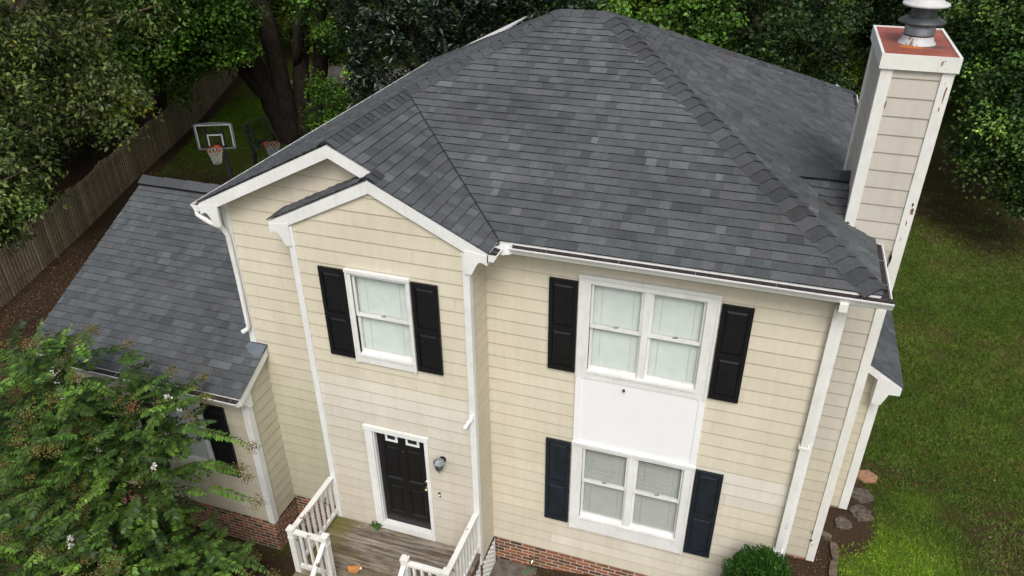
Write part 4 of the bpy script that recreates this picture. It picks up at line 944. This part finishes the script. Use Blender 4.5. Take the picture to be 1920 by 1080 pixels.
m.bar((-38, 17.55, -.4), (-26, 24.75, -.4), .04, .08, (.3, .29, .26)); m.bar((-38, 17.55, .0), (-26, 24.75, .0), .04, .08, (.3, .29, .26)); m.build('picket_panel', FENCE, pf); unparent_fix(pf)

# ------------------------------------------------------------------ basketball hoops
def hoop(loc, th, label, W=1.12, H=.76, front=GREY, zc=2.42, lean=0.0, mark=True):
    """backboard centre at height zc above world 0; th = heading of the board's width axis; rim on the -normal side"""
    root = thing('basketball_hoop', label, 'basketball hoop', (0, 0, 0), 'portable basketball hoops in the back yard')
    h = V(math.cos(th), math.sin(th), 0); n = h.cross(V(0, 0, 1)); g = gz(*loc[:2]); c = V(loc[0], loc[1], zc)
    up = (V(0, 0, 1)-n*lean).normalized()
    def P(a, b, o=0): return c+h*a+up*b+n*o
    m = MB()
    for i in range(8):   # arched top edge
        t0, t1 = -1+i/4, -1+(i+1)/4
        m.bar(P(W/2*t0, H/2+.05*(1-t0*t0)), P(W/2*t1, H/2+.05*(1-t1*t1)), .03, .045, up=up)
    m.bar(P(-W/2, -H/2), P(W/2, -H/2), .03, .04, up=up); m.bar(P(-W/2, -H/2), P(-W/2, H/2+.01), .03, .04, up=h); m.bar(P(W/2, -H/2), P(W/2, H/2+.01), .03, .04, up=h)
    bf = m.build('board_frame', front, root)
    m = MB(); m.prism([P(-W/2, -H/2, .004), P(W/2, -H/2, .004), P(W/2, H/2, .004), P(-W/2, H/2, .004)], -n*.006); m.build('backboard', ACR, root)
    m = MB(); e = .02
    for a, b in (((-.21, -.28), (-.21, .06)), ((.21, -.28), (.21, .06))): m.bar(P(*a, e), P(*b, e), .006, .04, up=h)
    m.bar(P(-.23, .06, e), P(.23, .06, e), .006, .04, up=up)
    I = .045
    m.bar(P(-W/2+I, -H/2+I, e), P(-W/2+I, H/2, e), .006, .03, up=h); m.bar(P(W/2-I, -H/2+I, e), P(W/2-I, H/2, e), .006, .03, up=h); m.bar(P(-W/2+I, H/2-.01, e), P(W/2-I, H/2-.01, e), .006, .03, up=up)
    if mark: m.build('marking', mat_plain('white board marking', (.6, .62, .62)), root)
    m = MB()
    for s in (-.25, .25): m.bar(P(s, -H/2, -.03), P(s, H/2, -.03), .03, .07, up=h)
    arm = P(0, -.05, -.55)
    for s in (-.12, .12):
        m.bar(P(s, .18, -.05), P(s, -.05, -.62), .035, .035); m.bar(P(s, -.25, -.05), P(s, -.42, -.62), .035, .035)
    pole_top = P(0, -.0, -.60); m.bar(P(-.25, -.27, -.04), P(.25, -.27, -.04), .04, .04)
    m.build('arm', BLKM, root)
    m = MB(); base = V(pole_top.x, pole_top.y, g)-n*.25
    m.bar(pole_top, P(0, -.75, -.72), .08, .08, up=h); m.bar(P(0, -.75, -.72), base, .085, .085, up=h); m.build('pole', BLKM if lean else mat_plain('grey pole paint', (.045, .055, .065), .5), root)
    m = MB(); bx = [base+h*a*.38+n*b for a, b in ((-1, -.6), (1, -.6), (.6, .45), (-.6, .45))]; m.prism([(p.x, p.y, g-.02) for p in bx], (0, 0, .17)); m.build('base', BLKM, root)
    m = MB(); rc_ = P(0, -H/2+.08, .30); R = .23
    ring = [rc_+h*R*math.cos(2*math.pi*i/24)+n*R*math.sin(2*math.pi*i/24) for i in range(25)]
    m.tube(ring, .013, 6, cap=False); m.bar(P(-.07, -H/2+.08, .0), P(-.07, -H/2+.08, .09), .03, .03); m.bar(P(.07, -H/2+.08, .0), P(.07, -H/2+.08, .09), .03, .03); m.bar(P(-.08, -H/2+.05, .02), P(.08, -H/2+.05, .02), .03, .14, up=(0, 0, 1))
    rim = m.build('rim', ORANGE if mark else RUSTO, root)
    m = MB(); K = 12
    for i in range(K):
        for sg in (1, -1):
            pr = None
            for j in range(7):
                a = 2*math.pi*(i+sg*j*.5)/K; f_ = j/6; r_ = R*(1-.48*f_**.8)+.008*random.random(); p = rc_+h*r_*math.cos(a)+n*r_*math.sin(a)+V(0, 0, -.44*f_)
                if pr is not None: m.bar(pr, p, .011, .011)
                pr = p
    m.build('net', NET if mark else GREY, rim); root.location = base; unparent_fix(root); return root
hoop((-12.63, 10.06), math.radians(24), 'basketball hoop with grey framed board facing the house and white net', zc=2.42)
hoop((-11.35, 10.57), math.radians(80), 'basketball hoop seen from behind with black frame, half hidden by the roof', W=1.0, H=.78, front=BLKM, zc=2.48, lean=.5, mark=False)
# pale dome lid behind the roof edge
m = MB(); rx, ry = -9.35, 7.1; z = 2.6
revolve(m, -10.9, 9.3, [(.34, gz(-11, 9)), (.36, .2), (.36, 1.25), (.33, 1.5), (.24, 1.65), (.1, 1.72), (.001, 1.73)], 20)
tag(m.build('storage_drum', mat_plain('pale grey plastic', (.33, .35, .40), .5), smooth=True), 'pale grey domed drum peeking over the roof edge beside the hoops', 'drum')

# ------------------------------------------------------------------ vegetation
def unit(v): return v/np.maximum(np.linalg.norm(v, axis=1, keepdims=True), 1e-9)
def leaves(P, size, axis_, nrm, wr=.3, fold=.12):
    """diamond leaves folded along the midrib: 4 verts, 2 tris"""
    a = unit(axis_)*size[:, None]*.5; b = unit(np.cross(nrm, axis_))*size[:, None]*wr; n = unit(np.cross(a, b))*size[:, None]*fold
    return np.stack([P-a, P+b+n-a*.1, P+a, P-b+n-a*.1], 1).reshape(-1, 3)
LF = [(0, 1, 2), (0, 2, 3)]
def crown_mesh(name, ells, nclump, per, csz, lsz, cols, parent, mat=LEAF, droop=.3, shell=.5, wr=.3, spread=1.0, flat=.6, yellow=0.0, keep=None, vary=.55):
    """ells: list of (cx,cy,cz,rx,ry,rz)"""
    ells = np.array(ells, float); vol = ells[:, 3]*ells[:, 4]+ells[:, 4]*ells[:, 5]+ells[:, 3]*ells[:, 5]; w_ = vol/vol.sum()
    e = ells[RNG.choice(len(ells), nclump, p=w_)]; d = unit(RNG.normal(size=(nclump, 3))); r = shell+(1-shell)*RNG.random(nclump)**.6; r *= 1+.16*np.sin(d[:, 0]*5+e[:, 0])*np.cos(d[:, 2]*6+d[:, 1]*4)
    C = e[:, :3]+d*r[:, None]*e[:, 3:]
    if keep is not None: C, d = C[keep(C)], d[keep(C)]
    nclump = len(C); cs_ = csz*(.6+.8*RNG.random(nclump)); tone = np.exp(RNG.normal(0, vary, nclump)); hue = RNG.random(nclump)
    idx = np.repeat(np.arange(nclump), per); n = len(idx)
    off = RNG.normal(size=(n, 3)); off = unit(off)*(RNG.random(n)**.45)[:, None]; off[:, 2] *= flat; P = C[idx]+off*cs_[idx][:, None]*spread
    P[:, 2] -= droop*cs_[idx]*(off[:, 0]**2+off[:, 1]**2)
    k = P[:, 2] > g_ground(P[:, 0], P[:, 1])+.02; P, idx, off = P[k], idx[k], off[k]; n = len(P)
    nr = unit(off*.5+np.array([0, 0, .75])+RNG.normal(size=(n, 3))*.45); ax = RNG.normal(size=(n, 3))+off*1.2; ax[:, 2] -= droop*2.2
    ax = ax-nr*(ax*nr).sum(1, keepdims=True); sz = lsz*(.6+.7*RNG.random(n))
    v = leaves(P, sz, ax, nr, wr)
    cols = np.array(cols); t = np.clip(hue[idx]+RNG.normal(0, .22, n), 0, .999)*(len(cols)-1); i0 = t.astype(int); fr = (t-i0)[:, None]; c = cols[i0]*(1-fr)+cols[np.minimum(i0+1, len(cols)-1)]*fr
    c = c*(tone[idx]*np.exp(RNG.normal(0, .25, n)))[:, None]
    if yellow: 
        y_ = RNG.random(n) < yellow; c[y_] = np.array([.30, .27, .03])*(.5+.7*RNG.random((y_.sum(), 1)))
    return fast_mesh(name, v, 4, mat, c, parent, LF), C
def limbs(m, base, tips, r0, fork=.35, jit=.06, col=(.10, .075, .05)):
    for tp in tips:
        b = Vector(base); t_ = Vector(tp); L = (t_-b).length; n = 7; pts = []; rad = []
        for i in range(n+1):
            u_ = i/n; p = b.lerp(t_, u_); p += V(random.gauss(0, jit), random.gauss(0, jit), math.sin(u_*math.pi)*.12)*L*.25*(1 if 0 < i < n else 0); pts.append(p); rad.append(r0*(1-u_)**.8+.012)
        m.tube(pts, rad, 7, col)
def tree(label, base, h, tr, ells, group=None, bark=BARK, name='leafy_tree', cat='tree', nlimb=14, **k):
    root = thing(name, label, cat, base, group); cr, C = crown_mesh('crown', ells, parent=root, **k)
    m = MB(); b = Vector(base); top = Vector(ells[0][:3]); pts = [b-V(0, 0, .2)]; rad = [tr*1.35]
    for i in range(1, 9):
        u_ = i/8; p = b.lerp(top, u_)+V(random.gauss(0, .08), random.gauss(0, .08), 0)*(1 if i < 8 else 0); pts.append(p); rad.append(tr*(1-.75*u_))
    m.tube(pts, rad, 10)
    sel = RNG.choice(len(C), min(nlimb, len(C)), replace=False)
    for s in sel:
        i = random.randint(3, 7); limbs(m, pts[i], [tuple(C[s])], rad[i]*.5)
    m.build('trunk', bark, root, True); unparent_fix(root); return root
DKG = [(.009, .020, .006), (.016, .035, .008), (.032, .056, .011)]
MAPLE = [(.038, .095, .010), (.062, .145, .015), (.11, .19, .020)]
GREYG = [(.032, .054, .011), (.060, .095, .019), (.11, .155, .028), (.095, .11, .045)]
# 1 drooping grey-green tree, upper left, reaching over the fence
tree(name='drooping_tree', label='large drooping tree with small grey-green leaves and yellow tips reaching over the fence', base=(-19.2, 5.6, gz(-19, 5.6)), h=9, tr=.28,
     ells=[(-13.4, 5.6, 7.6, 3.6, 3.4, 2.6), (-12.2, 4.2, 6.1, 2.0, 1.6, 1.5), (-11.2, 5.0, 5.1, 1.2, 1.0, .9), (-15.2, 4.6, 6.6, 2.6, 2.6, 2.4), (-16.5, 7.5, 8.5, 4, 4, 3), (-13.8, 9.5, 9.2, 4, 3.4, 2)],
     nclump=820, per=84, csz=.55, lsz=.125, cols=GREYG, droop=.75, yellow=.008, wr=.27, nlimb=26, bark=BARKL, vary=.34)
tree('leafy branch cluster low at the left picture edge above the dark yard', (-15.6, .6, gz(-15.6, .6)), 6, .14,
     [(-12.1, 2.5, 4.4, 1.0, 1.1, 1.3), (-12.2, 1.6, 3.5, .9, .9, .9)], nclump=120, per=84, csz=.42, lsz=.125, cols=GREYG, droop=.7, wr=.28, nlimb=12, bark=BARKL, name='young_tree')
yt, _c = crown_mesh('yellow_tips', [(-10.95, 5.3, 5.0, .62, .4, .22)], 26, 34, .30, .11, [(.10, .17, .02), (.30, .36, .03), (.45, .42, .04)], bpy.data.objects['drooping_tree'], droop=.8, wr=.3)
yt['label'] = 'bright yellow-green leaf tips'; unparent_fix(bpy.data.objects['drooping_tree'])
# 2 maples behind it
tree('bright green maple standing behind the drooping tree', (-21.5, 17.5, gz(-21, 17)), 9, .3, [(-18.8, 15.0, 5.2, 3.6, 3.2, 3.0), (-22.5, 18, 7.5, 3.6, 3.6, 3.2), (-16.4, 15.4, 4.9, 1.7, 1.7, 1.6)], nclump=900, per=120, csz=.7, lsz=.13, cols=MAPLE, droop=.35, wr=.42, group='trees of the neighbouring yard', nlimb=16)
tree('dark tree filling the far left corner behind the picket fence', (-30, 13, gz(-30, 13)), 9, .35, [(-29, 13, 6, 6, 6, 5), (-24.5, 9.5, 5.4, 4, 4.2, 3.6)], nclump=700, per=110, csz=.9, lsz=.16, cols=DKG, droop=.3, wr=.4, group='trees of the neighbouring yard', nlimb=10)
tree('dark tree beyond the far end of the wooden fence', (-28, 27, gz(-28, 27)), 9, .35, [(-27, 27, 6.5, 6, 5, 5), (-33, 24, 6, 5, 5, 5.5)], nclump=700, per=110, csz=.9, lsz=.17, cols=[(.02, .045, .010), (.04, .08, .014)], droop=.3, wr=.4, group='trees of the neighbouring yard', nlimb=10)
tree('low dark evergreen under the drooping tree at the left edge', (-22.5, 4.5, gz(-22, 4.5)), 5, .2, [(-20.0, 6.2, .9, 1.7, 2.2, 1.9), (-21.6, 9.6, 1.4, 2.0, 2.6, 2.4), (-23.5, 13.5, 1.8, 2.5, 3, 2.8)], nclump=420, per=100, csz=.6, lsz=.10, cols=DKG, droop=.3, wr=.35, group='trees of the neighbouring yard', nlimb=6)
# 3 multi-stemmed tree behind the hoops
root = thing('multi_stemmed_tree', 'big dark tree with several thick stems behind the basketball hoops', 'tree', (-15.9, 18.3, gz(-16, 18)))
stems = [([(-15.9, 18.3, -1.1), (-16.6, 18.5, 1.0), (-17.8, 18.7, 3.4), (-19.0, 19.2, 5.6), (-20.2, 19.8, 9)], [.48, .40, .34, .29, .2]),
         ([(-15.8, 18.4, -1.1), (-16.1, 18.8, 1.4), (-16.6, 19.2, 3.6), (-17.3, 19.6, 6.2), (-17.6, 20, 9)], [.45, .40, .36, .30, .2]),
         ([(-15.6, 18.8, -1.1), (-15.7, 19.6, 1.6), (-15.8, 20.6, 4.2), (-15.9, 21.6, 6.8), (-15.5, 22.4, 9.5)], [.42, .35, .30, .26, .18]),
         ([(-15.2, 18.9, -1.1), (-14.9, 19.8, 1.4), (-14.9, 20.6, 4.0), (-14.6, 21.4, 6.6), (-14.0, 22, 9)], [.38, .33, .28, .24, .16]),
         ([(-16.2, 18.5, .2), (-17.3, 17.8, 2.2), (-18.6, 17.3, 4.2), (-20.0, 17.0, 6.4)], [.22, .18, .15, .1]),
         ([(-15.8, 19.6, 2.0), (-14.8, 19.2, 4.0), (-13.8, 18.9, 6.0)], [.16, .12, .09])]
for p_, r_ in stems:
    m = MB(); P = [Vector(q) for q in p_]; sm = []; rr2 = []
    for i in range(len(P)-1):
        for k in range(5): t_ = k/5; sm.append(P[i].lerp(P[i+1], t_)+V(random.gauss(0, .03), random.gauss(0, .03), 0)); rr2.append((r_[i]*(1-t_)+r_[i+1]*t_)*random.uniform(.94, 1.08))
    sm.append(P[-1]); rr2.append(r_[-1]); m.tube(sm, rr2, 12); m.build('trunk', BARK, root, True)
crown_mesh('crown', [(-17, 20, 10.8, 5.0, 4.5, 2.4), (-12.5, 18.5, 9.0, 2.6, 2.6, 1.6)], 260, 110, .8, .13, MAPLE, root, droop=.35, wr=.42)
crown_mesh('low_branches', [(-13.3, 19.0, 4.6, 1.7, 1.6, 2.0), (-12.7, 17.4, 1.2, 1.3, 1.4, 1.5), (-14.4, 21.5, 3.5, 1.4, 1.4, 1.8)], 190, 90, .5, .11, MAPLE, root, droop=.3, wr=.42); unparent_fix(root)
# 4 dark glossy magnolia behind the house
MAG = [(.006, .012, .006), (.009, .019, .009), (.016, .028, .013), (.035, .045, .026)]
tree('tall dark glossy-leaved magnolia close behind the house', (-8.6, 15.8, gz(-8, 16)), 8, .3, [(-7.9, 15.4, 4.4, 2.7, 2.8, 4.2), (-5.2, 16.4, 4.0, 2.7, 2.8, 3.8)], nclump=1300, per=34, csz=.42, lsz=.21, cols=MAG, droop=.15, wr=.2, shell=.7, mat=LEAFG, name='magnolia_tree', nlimb=10, vary=.3)
# 5 trees behind the roof
for i, (x, y, z, r, cols, lab) in enumerate([
    (-1.5, 21, 3.6, 3.6, MAPLE, 'mid green tree peeping over the short main ridge'), (2.4, 23, 3.4, 3.4, DKG, 'dark tree behind the right half of the roof'),
    (9.6, 30, 3.8, 3.3, DKG, 'dark tree directly behind the chimney'), (14.5, 33, 4.5, 4.2, DKG, 'dark tree standing behind the one right of the chimney'),
    (-4.2, 27, 6.2, 4.6, DKG, 'dark tree farther back between magnolia and ridge'), (-11, 33, 5, 4, DKG, 'dark tree farther back beyond the multi-stemmed tree'), (2, 33, 6.5, 5, DKG, 'dark tree in the back row above the roof slope')]):
    tree(lab, (x, y, gz(x, y)), 8, .28, [(x, y, z+1, r, r, r+.4), (x+r*.5, y-.5, z-.6, r*.6, r*.6, r*.6), (x-r*.55, y+.3, z-.3, r*.6, r*.6, r*.6)], group='trees in the row behind the house', nclump=300, per=110, csz=.75, lsz=.15, cols=cols, droop=.3, wr=.4, shell=.55, nlimb=10)
# 6 trees on the right
tree('leafy mid-green tree right of the chimney with low hanging branches', (11.6, 19.0, gz(12, 19)), 8, .26, [(10.9, 18.0, 5.0, 2.4, 2.6, 3.2), (9.9, 15.8, 3.3, 1.3, 1.5, 1.9), (10.9, 14.6, 2.6, 1.3, 1.3, 1.6), (9.6, 20.5, 4.8, 1.8, 2, 2.2)], nclump=600, per=120, csz=.55, lsz=.11, cols=[(.020, .048, .009), (.038, .082, .013), (.075, .12, .02)], droop=.5, wr=.38, nlimb=18, group='trees along the right side lawn')
tree('dark tree at the right picture edge behind the mid-green one', (14.5, 24, gz(14, 24)), 8, .3, [(14.2, 24, 4.2, 3.6, 3.6, 4.2), (13, 27, 5.0, 3, 3.5, 4)], nclump=520, per=110, csz=.75, lsz=.15, cols=DKG, droop=.35, wr=.4, nlimb=10, group='trees along the right side lawn')
tree('low yellow-green shrub, sunlight painted into its leaves, beyond the far right corner of the roof', (7.5, 31, gz(7.5, 31)), 2, .06, [(7.5, 31, .1, 1.7, 1.6, 1.5), (10.8, 32, .0, 1.5, 1.5, 1.3)], nclump=130, per=80, csz=.4, lsz=.10, cols=[(.12, .20, .02), (.24, .32, .03)], droop=.3, wr=.4, nlimb=5, name='yellow_green_shrub', cat='shrub')  # added in a dark gap; the leaf colours carry painted sunlight
tree('bright yellow-green saplings behind the multi-stemmed tree', (-23, 33, gz(-23, 33)), 3, .08, [(-23.5, 33, 1.8, 3.4, 2.5, 2.6), (-18.5, 34, 1.6, 2.4, 2.5, 2.2)], nclump=150, per=90, csz=.6, lsz=.15, cols=[(.13, .21, .02), (.26, .34, .04)], droop=.3, wr=.4, nlimb=6, name='sapling')
m = MB()
for i in range(9):
    for j in range(7): x = -21.0+i*.62+(j % 2)*.3; y = 26+j*.62; v_ = random.uniform(.8, 1.2); m.box(x, x+.58, y, y+.58, gz(x, y)-.1, gz(x, y)+.05, (.22*v_, .20*v_, .18*v_))
tag(m.build('stone_patio', mat_attr('patio stone', .9, .2, 0, .3, 8)), 'pale stone patio glimpsed between the leaves behind the multi-stemmed tree', 'patio')
# far wood
far = []
for i in range(26): 
    a = math.radians(-62+i*4.1); d_ = random.uniform(44, 60); far.append((3.3+d_*math.sin(a), -8.5+d_*math.cos(a), 4.5, 4.6, 4.2, 6.0))
o, _ = crown_mesh('distant_wood', far, 2300, 60, 1.3, .34, [(.02, .04, .010), (.06, .10, .016), (.20, .26, .035)], None, wr=.42, droop=.3, shell=.4); o['kind'] = 'stuff'; o['label'] = 'distant wood closing the view above the roof'
far2 = [(3.3+78*math.sin(math.radians(-65+i*4.5)), -8.5+78*math.cos(math.radians(-65+i*4.5)), 7, 7.5, 6, 9) for i in range(24)]
o, _ = crown_mesh('distant_wood', far2, 2600, 70, 2.4, .6, [(.015, .03, .008), (.035, .06, .012)], None, wr=.45, droop=.2, shell=.4); o['kind'] = 'stuff'; o['label'] = 'second, darker band of wood farther back'

# round evergreen shrub by the right corner
def shrub_ball():
    cx, cy, r = 4.27, -.58, .49; z0 = gz(cx, cy); root = thing('round_shrub', 'egg-shaped bright green evergreen shrub in front of the right house corner', 'shrub', (cx, cy, z0))
    n = 26000; d = unit(RNG.normal(size=(n, 3))); bump = 1+.10*np.sin(d[:, 0]*9)*np.cos(d[:, 1]*8+1)+.05*np.sin(d[:, 1]*17+d[:, 2]*9)+.05*np.sin(d[:, 2]*13+d[:, 0]*4)
    P = np.array([cx, cy, z0+.93])+d*(r*bump*(.80+.27*RNG.random(n)**.6))[:, None]*np.array([1, 1, 1.72]); P = P[P[:, 2] > z0+.02]; n = len(P); dd = unit(P-np.array([cx, cy, z0+.3]))
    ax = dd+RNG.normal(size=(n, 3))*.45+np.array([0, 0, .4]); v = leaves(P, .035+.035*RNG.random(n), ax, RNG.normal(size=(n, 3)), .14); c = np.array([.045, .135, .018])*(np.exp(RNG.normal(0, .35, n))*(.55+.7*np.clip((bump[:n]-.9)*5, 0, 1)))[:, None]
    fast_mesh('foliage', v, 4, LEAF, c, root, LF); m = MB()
    for k in range(5): limbs(m, (cx, cy, z0-.05), [(cx+random.uniform(-.3, .3), cy+random.uniform(-.3, .3), z0+1.5)], .02)
    m.build('stem', BARK, root); unparent_fix(root)
shrub_ball()
# weed at the foot of the door frame
root = thing('small_weed', 'tiny green weed growing at the left foot of the front door frame', 'weed', (-1.84, -D1-.07, PZ))
n = 140; P = np.array([-1.84, -D1-.07, PZ+.05])+RNG.normal(size=(n, 3))*np.array([.05, .02, .03]); fast_mesh('foliage', leaves(P, .03+.02*rnd(n), RNG.normal(size=(n, 3)), RNG.normal(size=(n, 3))+[0, 0, 1]), 4, LEAF, np.array([.06, .14, .02])*(.6+.8*rnd(n))[:, None], root, LF)
m = MB(); m.tube([(-1.84, -D1-.06, PZ-.01), (-1.85, -D1-.07, PZ+.08)], .004, 5); m.build('stem', BARKL, root); unparent_fix(root)

# crape myrtle in the lower left foreground
cm = thing('crape_myrtle', 'large crape myrtle with leafy sprays and brown seed clusters before the left wing', 'tree', (-5.1, -2.7, gz(-5, -2.7)))
CMB = V(-5.1, -2.7, gz(-5, -2.7)); stem = MB(); LV = []; LC = []; SV = []; SC = []; FV = []
LOBES = [(-5.3, -2.5, 2.0, 1.3, 1.0, 1.7), (-6.3, -2.6, 1.9, 1.5, 1.1, 1.7), (-4.6, -2.9, .7, 1.2, 1.0, 1.3), (-5.7, -3.5, .5, 1.7, 1.0, 1.4), (-6.3, -2.3, 3.0, .9, .8, 1.0), (-3.9, -2.6, .3, .8, .7, .9), (-4.2, -3.3, .1, 1.1, .8, .8), (-5.7, -2.2, 3.5, 1.1, .8, .9), (-4.7, -2.1, 3.0, .9, .6, .7)]
CC = np.array([-5.3, -2.75, 1.3])
def spray(b, d, L, tone, hue, seed):
    """arching twig with opposite leaves and, sometimes, a seed cluster at its tip"""
    d = Vector(d).normalized(); side0 = d.cross(V(0, 0, 1)); side0 = side0.normalized() if side0.length > .1 else V(1, 0, 0)
    n = int(L/.045); pts = []
    p = Vector(b)
    for i in range(n):
        d = (d+V(0, 0, -.028)+V(random.gauss(0, .02), random.gauss(0, .02), random.gauss(0, .02))).normalized(); p = p+d*.045; pts.append(p.copy())
        upn = side0.cross(d).normalized()
        if upn.z < 0: upn = -upn
        s_ = (.055+.068*math.sin(math.pi*min(1, (i+2)/(n+1))**.8))*random.uniform(.85, 1.12)
        for sg in (1, -1):
            ax = (side0*sg+d*.45+V(0, 0, -.30)+V(random.gauss(0, .14), random.gauss(0, .14), random.gauss(0, .12))).normalized()
            LV.append((np.array(p+ax*s_*.5), s_, np.array(ax), np.array(upn*.45+V(random.gauss(0, .3), -.15+random.gauss(0, .3), .85)))); t_ = min(1, max(0, hue+random.gauss(0, .2)))
            base = np.array([.024, .060, .013])*(1-t_)+np.array([.095, .18, .024])*t_; LC.append(base*tone*math.exp(random.gauss(0, .2)))
    if pts: stem.tube([b]+pts[::3]+[pts[-1]], [.005]+[.003]*len(pts[::3])+[.002], 4, (.10, .085, .035))
    if seed and pts:
        e = pts[-1]; R = random.uniform(.08, .15); k = int(95*R/.1); reddish = random.random() < .05
        for _ in range(k):
            o_ = V(*np.random.default_rng(random.randrange(10**9)).normal(size=3)); q = e+d*R*.9+V(o_.x*R*.5, o_.y*R*.5, o_.z*R*.42); SV.append(q); 
            SC.append(np.array((.20, .095, .05) if reddish else random.choice(((.14, .13, .03), (.20, .165, .05), (.11, .075, .035))))*math.exp(random.gauss(0, .3)))
for k in range(9):
    a = random.uniform(0, 6.28); tp = CC+np.array([math.cos(a)*1.0, math.sin(a)*.8, random.uniform(.2, 1.4)]); limbs(stem, CMB+V(math.cos(a)*.1, math.sin(a)*.1, -.1), [tuple(tp)], .035)
extra = [((-3.9, -2.0, 2.95), (1, .25, .05), .75), ((-3.85, -2.05, 2.35), (1, .2, .0), .62), ((-3.75, -2.1, 1.95), (1, .15, .02), .6), ((-4.4, -2.0, 3.1), (.7, .5, .5), .55), ((-4.9, -2.0, 3.25), (.5, .5, .55), .6), ((-5.6, -2.3, 3.5), (.1, .3, .8), .55),
         ((-6.0, -2.4, 3.55), (-.3, .3, .8), .5), ((-3.7, -2.5, 1.0), (.9, -.2, .15), .7), ((-3.6, -2.6, .5), (.9, -.3, .2), .7), ((-3.55, -2.3, .75), (1, .1, .25), .65), ((-4.1, -2.0, 2.2), (.8, .3, .2), .6)]
for b, d, L in extra: spray(b, d, L*1.15, 1.3, .6, True)
for k in range(1450):
    lb = LOBES[int(RNG.choice(9, p=[.19, .19, .12, .16, .07, .07, .07, .07, .06]))]; d = unit(RNG.normal(size=(1, 3)))[0]; r = .35+.62*random.random()**.6; b = np.array(lb[:3])+d*np.array(lb[3:])*r*(1+.15*math.sin(d[0]*7+d[2]*5))
    if b[2] < -.7 or b[1] > -1.35: continue
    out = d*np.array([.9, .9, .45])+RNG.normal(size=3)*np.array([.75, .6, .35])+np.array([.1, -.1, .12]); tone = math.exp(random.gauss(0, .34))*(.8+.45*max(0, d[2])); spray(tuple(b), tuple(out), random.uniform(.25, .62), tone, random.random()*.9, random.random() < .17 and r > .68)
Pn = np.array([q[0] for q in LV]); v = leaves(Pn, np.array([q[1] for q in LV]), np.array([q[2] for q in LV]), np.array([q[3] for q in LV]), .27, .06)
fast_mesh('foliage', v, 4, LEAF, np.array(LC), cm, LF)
S = np.array([tuple(q) for q in SV]); n = len(S); r = (.007+.006*rnd(n))[:, None]
oc = np.stack([S+r*[1, 0, 0], S+r*[0, 1, 0], S-r*[1, 0, 0], S-r*[0, 1, 0], S+r*[0, 0, 1], S-r*[0, 0, 1]], 1).reshape(-1, 3)
fast_mesh('seed_clusters', oc, 6, SEED, np.array(SC), cm, [(0, 1, 4), (1, 2, 4), (2, 3, 4), (3, 0, 4), (1, 0, 5), (2, 1, 5), (3, 2, 5), (0, 3, 5)])
fl_ = [(-3.95, -2.7, 2.85), (-4.3, -1.85, 3.35), (-4.1, -1.9, 3.2), (-5.2, -3.4, 1.6), (-4.9, -3.7, 1.0), (-4.95, -3.65, .85), (-5.0, -3.5, 1.9)]
for c_ in fl_:
    P = np.array(c_)+RNG.normal(size=(26, 3))*.022; n = 26; fast_mesh('flower_cluster', leaves(P, .028+.012*rnd(n), RNG.normal(size=(n, 3)), RNG.normal(size=(n, 3)), .4), 4, SEED, np.array([.75, .72, .68])*(.8+.3*rnd(n))[:, None], cm, LF)
stem.build('trunk', mat_attr('twig', .8, .2, 0, .2), cm); unparent_fix(cm)
